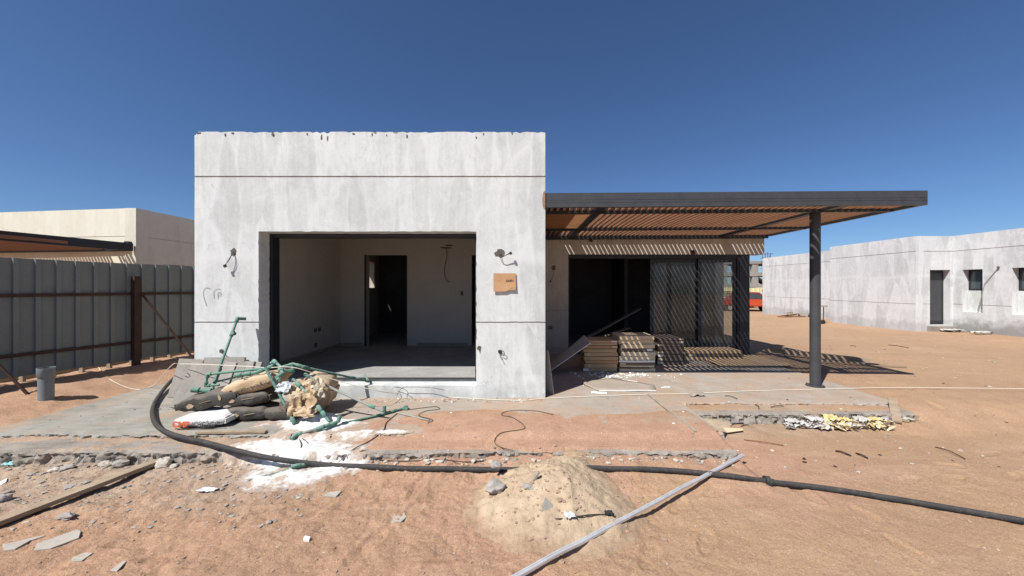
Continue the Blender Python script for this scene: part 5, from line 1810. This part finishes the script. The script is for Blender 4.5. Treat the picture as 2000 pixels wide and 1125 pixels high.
jm.tube([jp - jd * 0.06, jp - jd * 0.03, jp - jd * .028, jp + jd * .012, jp + jd * .014, jp + jd * .05], [.028, .030, .048, .048, .032, .028], 14)
jm.build('hose_coupling', 'hdpe', hs, auto=40)


def cordm(name, label, cat, pts, r, mat, n=6, k=6, group=None):
    return tag(MB().tube(smoothpath(pts, k), r, n).build(name, mat, None, smooth=True), label, cat, group)


cordm('long_rope', 'cream cord running from the fence over the heap and along the whole terrace', 'cord',
      [GP(190, 715, .01), GP(215, 740, .01), GP(262, 760, .01), hp(300, 752, .06), P(335, 714, 4.8), P(352, 711, 4.9), P(400, 712, 4.7), P(470, 715, 4.5), P(520, 718, 4.36), P(575, 718, 4.32), P(640, 738, 4.5), P(740, 764, 4.72),
       hp(800, 770, .012), hp(900, 777, .012), hp(1010, 782, .012), hp(1065, 778, .012), hp(1150, 774, .012), hp(1262, 770, .014), hp(1340, 769, .012), hp(1450, 764, .012), hp(1600, 760, .012), hp(1760, 757, .015), hp(2060, 760, .0)], 0.0045, 'cord', 6, 8)


def gpts(l_, h=0.008):
    return [GP(a_, b_, h) for a_, b_ in l_]


cordm('electric_wire', 'black wire winding from the green fittings down to the lower step', 'wire', gpts([(775, 808), (755, 825), (748, 842), (720, 862), (690, 878), (655, 892), (625, 890), (604, 868), (590, 856)]), 0.0045, 'wire')
cordm('electric_wire', 'black wire looped around the green stub on the powder', 'wire', gpts([(585, 858), (588, 872), (580, 890), (582, 906)], .02), 0.004, 'wire')
cordm('electric_wire', 'thin brown wire looping across the dusty terrace in the middle', 'wire', gpts([(1080, 810), (1050, 803), (1010, 801), (985, 805), (980, 811), (1000, 815), (1020, 828), (1022, 838), (980, 845), (966, 860), (975, 872), (1003, 880)]), 0.0033, 'wire')
cordm('electric_wire', 'black wire lying along the foot of the lower step', 'wire', gpts([(670, 890), (720, 897), (790, 900), (860, 897), (905, 902), (945, 900)], .006), 0.0045, 'wire')
cordm('electric_wire', 'thin wire loop on the ground right of the pipe fittings', 'wire', gpts([(800, 800), (822, 797), (850, 794), (858, 799), (830, 803), (818, 812), (845, 820), (835, 826)]), 0.0035, 'wire')
cordm('electric_wire', 'thin wire on the sill below the wide opening', 'wire', [P(770, 756, 5.12), P(785, 758, 5.1), P(795, 764, 5.08), P(797, 771, 5.05)], 0.0035, 'wire')
cordm('electric_wire', 'thin wire arching along the sill foot near the right pier', 'wire', [P(775, 772, 5.02), P(785, 758, 5.10), P(800, 756, 5.1), P(840, 757, 5.1), P(868, 762, 5.08)], 0.003, 'wire')
cordm('electric_wire', 'thin dark cable half buried in the front of the sand heap', 'wire', [P(1015, 1020, 2.62), P(1060, 1015, 2.60), P(1100, 1013, 2.585), P(1150, 1006, 2.60), P(1185, 1005, 2.63)], 0.005, 'wire')

# silver profile across the foreground
def channel(label, A_, B_, w, h):
    A_, B_ = Vector(A_), Vector(B_)
    d_ = (B_ - A_)
    ln = d_.length
    d_.normalize()
    s_ = d_.cross(Vector((0, 0, 1))).normalized()
    prof = [(-.5, 0), (-.5, .75), (-.36, 1), (-.14, .92), (-.08, .60), (.08, .60), (.14, .92), (.36, 1), (.5, .75), (.5, 0)]
    n_ = 40
    V, Fc = [], []
    for i in range(n_ + 1):
        f_ = i / n_
        c = A_.lerp(B_, f_) + s_ * (0.010 * mn.noise(Vector((f_ * 7, 0, 0)))) + Vector((0, 0, 0.006 * mn.noise(Vector((f_ * 9, 5, 0)))))
        for a, b in prof:
            V.append(c + s_ * (a * w * (1 + .10 * mn.noise(Vector((f_ * 30, a, 2))))) + Vector((0, 0, b * h)))
    k = len(prof)
    for i in range(n_):
        for j in range(k):
            a, b = i * k + j, i * k + (j + 1) % k
            Fc.append((a, b, b + k, a + k))
    Fc += [tuple(range(k)), tuple(n_ * k + j for j in range(k - 1, -1, -1))]
    m_ = MB()
    m_.add(V, Fc)
    return tag(m_.build('metal_profile', 'alu', None, auto=35), label, 'metal profile')


A_, B_ = PG(985, 1140, -.13), PG(1452, 891, -.085)
A_.z, B_.z = gz(A_.x, A_.y) + .035, -.085
dd = (A_ - B_).normalized()
channel('long silver aluminium profile lying diagonally across the foreground sand', A_ + dd * 0.25, B_, 0.030, 0.021)

# ------------------------------------------------------------------ pipe stub, planks, boards
c = GP(90, 780, 0.0)
zz = gz(c.x, c.y)
st = thing('pipe_stub', 'grey plastic drain pipe stub standing upright near the fence', 'pipe', (c.x, c.y, zz))
MB().tube([(c.x, c.y, zz - .15), (c.x, c.y, zz + .31)], 0.074, 24).build('pipe_run', 'pvc', st, auto=40)
sm = MB()
n_ = 24
for (r0, z0_, z1_) in ((0.085, zz + .30, zz + .43),):
    sm.tube([(c.x, c.y, z0_), (c.x, c.y, z0_ + .012), (c.x, c.y, z1_)], [.076, r0, r0], n_, cap=False)
    sm.tube([(c.x, c.y, z1_), (c.x, c.y, z0_ + .03)], [.077, .077], n_, cap=False)
    o0 = len(sm.v)
    for k in range(n_):
        for rr in (r0, .077):
            sm.v.append((c.x + rr * math.cos(2 * math.pi * k / n_), c.y + rr * math.sin(2 * math.pi * k / n_), z1_))
    for k in range(n_):
        a, b = o0 + 2 * k, o0 + 2 * ((k + 1) % n_)
        sm.f.append((a, b, b + 1, a + 1))
sm.build('pipe_socket', 'pvc', st, auto=40)


def plank(label, a, b, w, th, mat='wood_grey', cat='plank', name='plank', group=None, wob=0.004, lift=0.0):
    a, b = Vector(a), Vector(b)
    d_ = (b - a)
    ln = d_.length
    d_.normalize()
    s_ = d_.cross(Vector((0, 0, 1))).normalized()
    u_ = s_.cross(d_)
    n_ = 14
    V, Fc = [], []
    for i in range(n_ + 1):
        f_ = i / n_
        c_ = a.lerp(b, f_) + u_ * (wob * mn.noise(Vector((f_ * 3, a.x, 0))))
        ww = w * (1 + .06 * mn.noise(Vector((f_ * 6, a.y, 1))))
        for (p_, q_) in ((-.5, -.5), (.5, -.5), (.5, .5), (-.5, .5)):
            V.append(c_ + s_ * (p_ * ww) + u_ * (q_ * th))
    for i in range(n_):
        for j in range(4):
            A2, B2 = i * 4 + j, i * 4 + (j + 1) % 4
            Fc.append((A2, B2, B2 + 4, A2 + 4))
    Fc += [(0, 1, 2, 3), tuple(n_ * 4 + j for j in (3, 2, 1, 0))]
    m_ = MB()
    m_.add(V, Fc)
    return tag(m_.build(name, mat, None, bevel=0.002), label, cat, group)


a, b = GP(-60, 1040, .03), GP(308, 901, .035)
plank('long grey timber plank lying on the ground at lower left', a, b, 0.10, 0.035, 'wood')
plank('thin brown batten on the terrace edge below the white bag', GP(385, 849, .015), GP(520, 843, .015), 0.05, 0.022, 'wood')
plank('narrow wooden strip lying from the plasterboard to the sand', GP(1266, 770, .01), GP(1358, 842, .012), 0.03, 0.016, 'wood_grey')
a, b = PG(1494, 683, .05), PG(1700, 704, .0)
plank('square timber beam lying beside the corner of the living room', (a.x, a.y, .06), (b.x, b.y, gz(b.x, b.y) + .06), 0.10, 0.10, 'wood')
a, b = PG(1600, 705, .0), PG(1770, 714, -.02)
plank('pale thin stick on the sand in front of the timber beam', (a.x, a.y, .02), (b.x, b.y, gz(b.x, b.y) + .03), 0.045, 0.03, 'wood')
tag(quad_board('loose_sheet', 'card3', [(3.85, 7.1, .015), (5.35, 7.2, .02), (5.15, 8.1, .06), (3.95, 8.05, .05)], 0.012), 'large brown hardboard sheet lying flat in front of the corner post', 'board')
tag(quad_board('loose_sheet', 'tile', [(3.05, 6.85, .012), (4.2, 6.80, .012), (4.0, 7.05, .014), (3.0, 7.1, .014)], 0.006), 'thin grey sheet lying on the terrace at the shadow edge', 'board')
# gypsum boards
g1 = thing('gypsum_board', 'grey gypsum board leaning slantwise on the left package stack', 'gypsum board', P(1110, 700, 6.6))
pts = [P(1076, 722, 6.55), P(1079, 727, 6.5), P(1154, 672, 6.55), P(1148, 661, 6.9)]
pts = [P(1068, 716, 6.95), P(1072, 727, 6.5), P(1153, 671, 6.5), P(1141, 656, 6.95)]
W = [Vector(p_) for p_ in pts]
nn_ = (W[1] - W[0]).cross(W[3] - W[0]).normalized() * 0.011
MB().prism(W, nn_).build('board_face', 'gypsum', g1)
e0, e1 = W[1], W[2]
MB().bar(e0 + nn_ * .5 + Vector((0, -.002, 0)), e1 + nn_ * .5 + Vector((0, -.002, 0)), 0.006, 0.012, nn_).build('board_edge', 'gypsum_core', g1)
MB().bar(W[3] + nn_ * .5, W[2] + nn_ * .5, 0.010, 0.022, nn_).build('broken_edge', 'gypsum_core', g1)
g2 = thing('gypsum_board', 'narrow gypsum board standing upright behind the right edge of the front block', 'gypsum board', (0.42, 5.5, 0))
MB().prism([(0.36, 5.45, 0.004), (0.48, 5.30, 0.004), (0.40, 5.34, 0.62), (0.358, 5.46, 0.62)], (0.01, 0.008, 0)).build('board_face', 'gypsum', g2)
g3 = thing('gypsum_board', 'flat warped gypsum board with broken white edges lying on the terrace', 'gypsum board', PG(1200, 755, 0))
W = [PG(1134, 746, .03), PG(1168, 764, .012), PG(1281, 764, .012), PG(1280, 756, .03), PG(1180, 741, .03)]
n_ = 14
gm = MB()
pl = []
near = [PG(1140, 748, .035), PG(1170, 762, .02), PG(1281, 762, .02)]
far = [PG(1142, 743, .035), PG(1195, 739, .02), PG(1279, 752, .05)]
V, Fc = [], []
for i in range(n_ + 1):
    f_ = i / n_
    a_ = near[0].lerp(near[1], f_ * 2) if f_ < .5 else near[1].lerp(near[2], f_ * 2 - 1)
    b_ = far[0].lerp(far[1], f_ * 2) if f_ < .5 else far[1].lerp(far[2], f_ * 2 - 1)
    for j in range(7):
        g_ = j / 6
        q_ = a_.lerp(b_, g_)
        q_.z = 0.018 + 0.03 * g_ * f_ + 0.01 * mn.noise(Vector((f_ * 4, g_ * 3, 0))) + (0.02 if i == 0 else 0)
        V.append(q_)
for i in range(n_):
    for j in range(6):
        A2 = i * 7 + j
        Fc.append((A2, A2 + 7, A2 + 8, A2 + 1))
gm.add(V, Fc)
o = gm.build('board_face', 'gypsum_back', g3, smooth=True)
s_ = o.modifiers.new('thick', 'SOLIDIFY')
s_.thickness = 0.012
ed = MB()
for i in range(n_ // 2, n_):
    a_, b_ = Vector(V[i * 7]), Vector(V[(i + 1) * 7])
    ed.bar(a_ + Vector((0, -.006, -.004)), b_ + Vector((0, -.006, -.004)), 0.008, 0.016)
ed.build('board_edge', 'gypsum_core', g3)
for k, (p0_, p1_, lb) in enumerate((((1155, 766), (1186, 768), 'broken white gypsum strip under the near edge of the flat board'), ((1292, 757), (1308, 756), 'thin white gypsum sliver right of the flat board'), ((1215, 742), (1245, 746), 'white gypsum crumb strip behind the flat board'))):
    plank(lb, GP(*p0_, .008), GP(*p1_, .008), 0.05 if k == 0 else .025, 0.016, 'gypsum_core', 'gypsum scrap', 'gypsum_scrap')

# ------------------------------------------------------------------ flat package stacks
ORD = ['lowest', 'second from bottom', 'third from bottom', 'fourth from bottom', 'fifth from bottom', 'sixth from bottom', 'seventh from bottom', 'eighth from bottom', 'ninth from bottom', 'tenth from bottom', 'eleventh from bottom', 'topmost']


def stack(which, pxl, pxr, ybase, d, hs, mats, depth, seed):
    rnd = random.Random(seed)
    xl, xr = (pxl - CX) * d / F, (pxr - CX) * d / F
    z = 0.004
    for i, h in enumerate(hs):
        o_x, o_y, r_ = rnd.uniform(-.016, .016), rnd.uniform(-.012, .025), rnd.uniform(-.018, .018)
        w_ = rnd.uniform(-.012, .012)
        cx_, cy_ = (xl + xr) / 2 + o_x, d + depth / 2 + o_y
        ca_, sa_ = math.cos(r_), math.sin(r_)
        hw, hd = (xr - xl) / 2 + w_, depth / 2
        lb = ('topmost' if i == len(hs) - 1 else ORD[i]) + ' flat cardboard package of the ' + which
        t_ = thing('cardboard_package', lb, 'package', (cx_, cy_, z), 'flat cardboard packages stacked in ' + which)
        # sagging box
        n_ = 8
        V, Fc = [], []
        tl_ = rnd.uniform(-.006, .006)
        for k in range(n_ + 1):
            f_ = -1 + 2 * k / n_
            sag = 0.004 * (f_ * f_ - 1) + tl_ * f_ * 0.5
            for (yy, zz_) in ((-hd, 0.002), (hd, 0.002), (hd, h - .003), (-hd, h - .003)):
                bz = sag if zz_ > 0.01 else sag * 0.6
                lx, ly = f_ * hw, yy + 0.003 * mn.noise(Vector((f_ * 4, i, seed)))
                V.append((cx_ + lx * ca_ - ly * sa_, cy_ + lx * sa_ + ly * ca_, z + max(zz_ + bz, -0.001)))
        for k in range(n_):
            for j in range(4):
                a_, b_ = k * 4 + j, k * 4 + (j + 1) % 4
                Fc.append((a_, b_, b_ + 4, a_ + 4))
        Fc += [(0, 1, 2, 3), tuple(n_ * 4 + j for j in (3, 2, 1, 0))]
        m_ = MB()
        m_.add(V, Fc)
        m_.build('package_body', mats[i % len(mats)], t_, bevel=0.002)
        # end flap / label details on the front edge
        if rnd.random() < .7:
            fx_ = rnd.choice((-1, 1)) * hw * rnd.uniform(.75, .9)
            MB().box(cx_ + fx_ - .05, cx_ + fx_ + .05, cy_ - hd - .004, cy_ - hd + .002, z + .012, z + h - .012).build('paper_label', rnd.choice(('card2', 'paper_white', 'card4')), t_)
        z += h
    return z


stack('left stack on the terrace', 1142, 1206, 727, 6.72, [.07, .075, .06, .07, .075, .065, .06, .05, .045], ['card3', 'card3', 'card', 'card3'], 0.5, 3)
stack('middle stack on the terrace', 1211, 1279, 727, 6.70, [.06, .028, .035, .05, .042, .075, .075, .065, .075, .08, .075], ['card4', 'card5', 'card4', 'card5', 'paper_white', 'card4', 'card4', 'card5', 'card2', 'card2', 'card2'], 0.5, 5)
stack('dark right stack on the terrace', 1286, 1336, 727, 7.3, [.08, .07, .07, .06, .08, .06, .06, .05], ['card5'], 0.6, 8)
stack('low wide stack before the glass', 1338, 1452, 700, 7.75, [.07, .07, .07], ['card3', 'card5', 'card3'], 0.45, 9)

# leaning boards inside the living room
plank('dark plank leaning inside the living room behind the glass', (5.0, 9.0, .03), (4.55, 8.95, 1.35), 0.16, 0.03, 'wood_grey')
plank('long plank slanting across the dark open living room', (1.5, 9.4, .15), (3.3, 10.2, .95), 0.12, 0.03, 'wood_grey')
plank('second plank lying on the heap inside the dark living room', (1.4, 9.2, .1), (2.9, 9.9, .45), 0.14, 0.03, 'wood')


# ------------------------------------------------------------------ rocks, shards, rubbish
def rock(label, c, r, mat, seed, squash=0.65, name='rock', cat='stone', group=None):
    bm = bmesh.new()
    bmesh.ops.create_icosphere(bm, subdivisions=3, radius=1)
    for v in bm.verts:
        p_ = v.co.copy()
        q_ = p_ * 1.1 + Vector((seed, seed * .3, 0))
        k = 1 + .45 * mn.noise(q_) + .22 * mn.noise(q_ * 2.6) + .10 * mn.noise(q_ * 6)
        # facets
        v.co = Vector((p_.x * k * r[0], p_.y * k * r[1], p_.z * k * r[2]))
    me_ = bpy.data.meshes.new(name)
    bm.to_mesh(me_)
    bm.free()
    me_.transform(Matrix.Translation(c))
    o_ = link(name, me_, mat, None, auto=30)
    return tag(o_, label, cat, group) if label else o_


def R3(px_, py_, s, ratio=.7):
    return GP(px_, py_, s * ratio * .5)


rock('pale angular stone beside the far end of the timber plank', R3(318, 905, .055), (.065, .055, .055), 'stone_pale', 1.2)
rock('small pale stone right of the angular stone by the plank', R3(340, 909, .03), (.035, .03, .022), 'stone_pale', 4.2)
rock('rounded brown stone at the foot of the step on the left', R3(235, 899, .05), (.07, .05, .04), 'stone', 6.1)
rock('pale stone between two others left of the plank', R3(207, 900, .04), (.06, .035, .03), 'stone_pale', 8.8)
rock('flat pale stone lying alone on the rubble at left', R3(132, 912, .04), (.06, .035, .03), 'stone', 12.1)
rock('elongated pale stone on rubble near the blue plastic', R3(108, 917, .035), (.06, .03, .02), 'stone_pale', 15.5)
rock('dark grey stone at the left edge of the picture', R3(5, 972, .05), (.055, .04, .035), 'stone', 18.3)
rock('brown stone lying on sand below the plank', R3(128, 1009, .03), (.055, .03, .025), 'stone', 21.0)
c = P(968, 952, 2.93)
rock('rounded grey concrete lump on the left flank of the sand heap', (c.x, c.y, c.z), (.075, .06, .05), 'stone', 24.0)
c = P(1032, 950, 2.86)
rock('flat greenish stone in the middle of the sand heap', (c.x, c.y, c.z - .005), (.05, .035, .022), 'stone', 27.5)
c = P(970, 908, 3.22)
rock('grey angular stone near the top left of the sand heap', (c.x, c.y, c.z), (.05, .035, .03), 'stone', 31.5)
c = P(1047, 935, 2.9)
plank('small dark wood chip sticking out of the sand heap', c + Vector((-.03, 0, -.03)), c + Vector((.02, .01, .05)), .03, .02, 'wood_grey', 'wood chip', 'wood_chip')
W = [P(1057, 1000, 2.64), P(1083, 1005, 2.64), P(1080, 985, 2.69), P(1065, 970, 2.72)]
tag(quad_board('tile_shard', 'tile', W, 0.012), 'dark triangular tile shard standing in the sand heap', 'tile shard')
crumple('foil_scrap', 'crumpled silver foil scrap at the foot of the sand heap', 'foil', P(1113, 1010, 2.585), .035, .03, .035, 'rope_bundle', 3.3, 10)
crumple('plastic_scrap', 'black and white plastic scrap beside the silver profile', 'plastic', P(1189, 1003, 2.64), .03, .02, .025, 'rubber', 6.3, 10)


def flat(label, pts, th, mat, name='tile_shard', cat='tile shard', h=-0.002):
    W_ = [GP(a_, b_, h) for a_, b_ in pts]
    m_ = MB().prism(W_, (0, 0, th))
    return tag(m_.build(name, mat, None, bevel=.002), label, cat)


flat('long grey tile strip with a rounded end at lower left', [(66, 1076), (72, 1064), (150, 1037), (158, 1040), (154, 1052), (100, 1072)], .012, 'shard')
flat('grey tile shard half buried at the lower left edge', [(5, 1066), (28, 1062), (62, 1052), (90, 1048), (60, 1058), (30, 1074), (8, 1076)], .012, 'shard')
flat('pale tile piece right of the long tile strip', [(140, 1090), (165, 1080), (182, 1082), (160, 1096), (142, 1098)], .010, 'shard')
flat('pale narrow shard near the bottom edge at left', [(215, 1115), (240, 1098), (247, 1098), (228, 1118)], .008, 'shard')
flat('small square grey tile lying alone on the sand', [(630, 970), (640, 963), (668, 961), (656, 973)], .014, 'shard')
flat('dusty tile piece half covered by sand in the foreground middle', [(764, 1020), (768, 1008), (790, 1003), (794, 1010), (782, 1019)], .006, 'shard')
flat('small white plastic cap on the foreground sand', [(592, 1057), (596, 1051), (606, 1053), (604, 1059)], .02, 'paper_white', 'plastic_scrap', 'plastic')
flat('grey slate shard on the front face of the sand heap', [(1058, 1030), (1055, 1024), (1068, 1020), (1073, 1028)], .01, 'tile', h=.05)
flat('blue grey sheet metal scrap before the right step', [(1418, 824), (1424, 820), (1452, 819), (1452, 823), (1430, 827)], .006, 'pvc', 'metal_scrap', 'metal scrap', .02)
flat('pale tile piece on rubble near the plank start at left', [(122, 952), (140, 946), (145, 949), (126, 957)], .01, 'tile2')
flat('pale flake on rubble at the left picture edge', [(0, 942), (14, 936), (12, 943), (2, 948)], .012, 'gypsum_core')
crumple('plastic_scrap', 'cyan plastic scrap on the rubble at the left edge', 'plastic', GP(23, 905, .02), .06, .035, .025, 'cyan', 11.3, 10)
crumple('plastic_scrap', 'grey plastic film scrap below the powder at left', 'plastic', GP(405, 957, .01), .07, .03, .02, 'rope_bundle', 13.3, 10)
crumple('sand_bag', 'stiff brown paper lying over the cord on the terrace', 'paper', GP(1360, 771, .015), .10, .05, .035, 'wood_grey', 15.3, 12)
c = GP(1392, 830, .0)
rock('sand-coloured hardened mortar lump in front of the right step', (c.x, c.y, top(c.x, c.y) + .015), (.24, .15, .055), 'mortar', 44.0, name='mortar_lump', cat='mortar')
flat('thin dark board edge sticking out under the mortar lump', [(1398, 842), (1412, 836), (1450, 838), (1452, 841), (1420, 845)], .008, 'card2', 'loose_board', 'board', .025)

# rubbish in the pocket before the right step
GRB = 'rubbish in the pocket before the right step'
rub = [(1548, 828, .13, .05, .07, 'litter', 'white plastic film at the left of the rubbish pocket'), (1590, 823, .14, .05, .07, 'litter', 'second white film lump right of the first one'),
       (1572, 828, .12, .04, .04, 'litter', 'grey film trailing along the front of the rubbish'), (1627, 823, .13, .06, .09, 'yellow', 'yellow foam lump in the middle of the rubbish pocket'), (1650, 823, .10, .05, .06, 'yellow', 'smaller yellow foam scrap beside the big lump'),
       (1682, 823, .10, .05, .07, 'litter', 'white paper scrap right of the yellow foam'), (1705, 824, .16, .04, .06, 'yellow', 'long yellow foam strip at the right of the pocket'), (1640, 830, .16, .04, .03, 'card2', 'brown paper scraps along the front of the pocket'),
       (1670, 831, .14, .035, .03, 'litter', 'grey plastic sheet under the yellow strip'), (1768, 818, .10, .05, .03, 'gypsum', 'pale paper sheet right of the wood block'), (1725, 821, .06, .03, .05, 'litter', 'silvery curled film behind the wood block')]
for k, (a_, b_, sx, sy, sz, mt, lb) in enumerate(rub):
    crumple('rubbish_scrap', lb, 'rubbish', GP(a_, b_, .02), sx * .6, sy * 1.3, sz * 1.1, mt, 20 + k * 2.7, 12, GRB)
plank('upright brown wood offcut at the right end of the rubbish', GP(1752, 824, .03), GP(1743, 797, .10), .09, .025, 'wood', 'wood offcut', 'wood_offcut')
plank('short wood offcut lying behind the upright one', GP(1755, 818, .02), GP(1776, 821, .02), .07, .03, 'wood', 'wood offcut', 'wood_offcut')

# twigs and dark splinters on the sand and terrace
tw = [((1632, 880), (1662, 889), 'thick'), ((1672, 884), (1695, 894), 'thick'), ((1453, 858), (1530, 869), 'brown'), ((1735, 673), (1775, 679), 'far'), ((1827, 872), (1885, 895), 'thin'), ((1416, 773), (1440, 779), 'fork'),
      ((1505, 795), (1530, 793), 'thin'), ((1475, 790), (1482, 798), 'thin'), ((1660, 675), (1672, 676), 'far'), ((1447, 832), (1462, 829), 'thin')]
names = ['dark splinter on the right sand, left of a pair', 'dark splinter on the right sand, right of a pair', 'long brown twig behind the end of the silver profile', 'dark twig far off on the sand toward the right villa', 'thin curved twig on the open sand at right',
         'small forked splinter on the terrace before the cord', 'short dark splinter on the right step', 'tiny upright twig on the right step', 'tiny dark twig on the far sand right of the post', 'short splinter beside the curled board']
for (a_, b_, _k), lb in zip(tw, names):
    A2, B2 = GP(*a_, .008), GP(*b_, .012)
    mid = A2.lerp(B2, .5) + Vector((random.uniform(-.02, .02), random.uniform(-.02, .02), .012))
    cordm('twig', lb, 'twig', [A2, mid, B2], 0.008 if _k in ('thick', 'far') else .005, 'wood_red' if _k == 'brown' else 'rust', 5, 4)


# pebbles, crumbs and chips: too many to count
def scatter(name, n, region, smin, smax, mat, seed, on=top, flatk=.6, power=3.0):
    rnd = random.Random(seed)
    V, Fc = [], []
    ico = [(0, 0, 1), (.89, 0, .45), (.28, .85, .45), (-.72, .53, .45), (-.72, -.53, .45), (.28, -.85, .45), (.72, .53, -.45), (-.28, .85, -.45), (-.89, 0, -.45), (-.28, -.85, -.45), (.72, -.53, -.45), (0, 0, -1)]
    icf = [(0, 1, 2), (0, 2, 3), (0, 3, 4), (0, 4, 5), (0, 5, 1), (1, 6, 2), (2, 7, 3), (3, 8, 4), (4, 9, 5), (5, 10, 1), (6, 7, 2), (7, 8, 3), (8, 9, 4), (9, 10, 5), (10, 6, 1), (11, 7, 6), (11, 8, 7), (11, 9, 8), (11, 10, 9), (11, 6, 10)]
    P_ = [region(rnd) for _ in range(n)]
    X, Y = np.array([p_[0] for p_ in P_]), np.array([p_[1] for p_ in P_])
    Z = ground_z(X, Y)
    if on == 'mound':
        Z = Z + np.maximum(mound_h(X, Y), 0) - 0.002
    for i in range(n):
        x, y = X[i], Y[i]
        z = max(Z[i], slab_top(x, y))
        s = smin + (smax - smin) * rnd.random() ** power
        k1, k2, k3 = rnd.uniform(.7, 1.4), rnd.uniform(.7, 1.3), rnd.uniform(.5, 1) * flatk
        a_ = rnd.uniform(0, 6.28)
        ca_, sa_ = math.cos(a_), math.sin(a_)
        o_ = len(V)
        for (p_, q_, r_) in ico:
            j = rnd.uniform(.75, 1.2)
            u_, v_ = p_ * k1 * s * j, q_ * k2 * s * j
            V.append((x + u_ * ca_ - v_ * sa_, y + u_ * sa_ + v_ * ca_, z + s * k3 * .4 + r_ * k3 * s * j))
        Fc += [tuple(o_ + i_ for i_ in f_) for f_ in icf]
    me_ = bpy.data.meshes.new(name)
    me_.from_pydata(V, [], Fc)
    return struct(link(name, me_, mat), 'stuff')


def reg_front(r):
    y = 1.3 + (r.random() ** .7) * 2.25
    return (r.uniform(-1.55, 1.45) * y, y)


def reg_right(r):
    y = 3.4 + r.random() ** 1.3 * 12
    return (r.uniform(.62 if y < 4.6 else .72, 1.5) * y, y)


def reg_left(r):
    return (r.uniform(-5.5, -1.6), r.uniform(2.6, 3.55))


def reg_ter(r):
    return (r.uniform(-5.5, 4.9), r.uniform(3.6, 6.3)) if r.random() < .6 else (r.uniform(-3.6, .3), r.gauss(5.05, .06))


def reg_mound(r):
    return (r.gauss(.2, .3), r.gauss(2.9, .28))


scatter('pebbles', 8000, reg_front, .002, .010, 'clod', 1, power=3.5)
scatter('pebbles', 900, lambda r: (.27 + r.gauss(0, .26), 2.98 + r.gauss(0, .26)), .003, .016, 'clod', 31, on='mound', power=4)
scatter('pebbles', 420, reg_front, .0025, .010, 'stone_pale', 2, power=6)
scatter('pebbles', 420, reg_right, .003, .024, 'stone_pale', 3, power=7)
scatter('pebbles', 300, reg_right, .004, .02, 'rust', 4, power=5)
scatter('rubble', 1100, reg_left, .003, .024, 'stone', 5, power=5)
scatter('rubble', 200, reg_left, .003, .022, 'stone_pale', 6, power=6)
scatter('rubble', 700, reg_ter, .003, .020, 'slab_edge', 7, power=4)
scatter('rubble', 260, reg_ter, .003, .016, 'gypsum_core', 8, power=5)
scatter('rubble', 260, lambda r: (r.gauss(1.75, .35), r.gauss(6.45, .13)), .004, .03, 'gypsum_core', 9, power=3)
scatter('rubble', 120, lambda r: (r.uniform(-1.4, 2.0), r.gauss(3.47, .035)), .006, .035, 'stone_pale', 10, power=3)
scatter('rubble', 200, lambda r: (r.uniform(-5.6, 2.0), r.gauss(3.50, .03)), .005, .028, 'slab_edge', 11, power=2)

for k, (a_, b_, sx, lb) in enumerate(((1872, 645, .30, 'pale paper sack lying at the foot of the right villa, left of a pair'), (1897, 646, .34, 'pale paper sack lying at the foot of the right villa, right of a pair'), (1950, 652, .30, 'flat pale board scrap at the wall foot below the right window'))):
    w_ = PG(a_, b_, -.2)
    w_.y = min(w_.y, 14.6)
    w_.x = min(w_.x, 17.1)
    crumple('sack_scrap', lb, 'sack', (w_.x, w_.y, gz(w_.x, w_.y) + .03), sx, .16, .12, 'litter', 60 + k * 3, 10, 'scraps at the foot of the right villa')


def scraps(name, n, mat, seed, px0, px1, py0, py1, smax):
    """small torn bits of film, foam and paper lying in the pocket"""
    rnd = random.Random(seed)
    m_ = MB()
    for _ in range(n):
        c_ = GP(rnd.uniform(px0, px1), rnd.uniform(py0, py1), rnd.uniform(.005, .045))
        a_ = rnd.uniform(0, 6.28)
        L_, w_ = rnd.uniform(.02, smax), rnd.uniform(.008, .03)
        u_ = Vector((math.cos(a_), math.sin(a_) * .6, rnd.uniform(-.5, .5)))
        v_ = Vector((-math.sin(a_), math.cos(a_), rnd.uniform(-.6, .6)))
        k_ = Vector((0, 0, rnd.uniform(.005, .02)))
        p_ = [c_ - u_ * L_ - v_ * w_ * .5, c_ - u_ * L_ + v_ * w_, c_ + k_ + v_ * w_ * 1.3, c_ + u_ * L_ + v_ * w_ * .4, c_ + u_ * L_ - v_ * w_, c_ + k_ - v_ * w_]
        m_.add(p_, [(0, 1, 2, 5), (5, 2, 3, 4)])
    o_ = m_.build(name, mat)
    so2 = o_.modifiers.new('thick', 'SOLIDIFY')
    so2.thickness = 0.0015
    return struct(o_, 'stuff')


scraps('litter_scraps', 70, 'litter', 1, 1535, 1625, 822, 836, .06)
scraps('litter_scraps', 60, 'yellow', 2, 1610, 1730, 822, 836, .07)
scraps('litter_scraps', 70, 'card5', 3, 1560, 1735, 823, 837, .05)
scraps('litter_scraps', 50, 'card2', 4, 1600, 1745, 823, 837, .06)

scatter('sand_clods', 150, lambda r: (.25 + r.gauss(0, .38), 2.85 + r.gauss(0, .34)), .006, .028, 'clod', 41, on='mound', power=3)
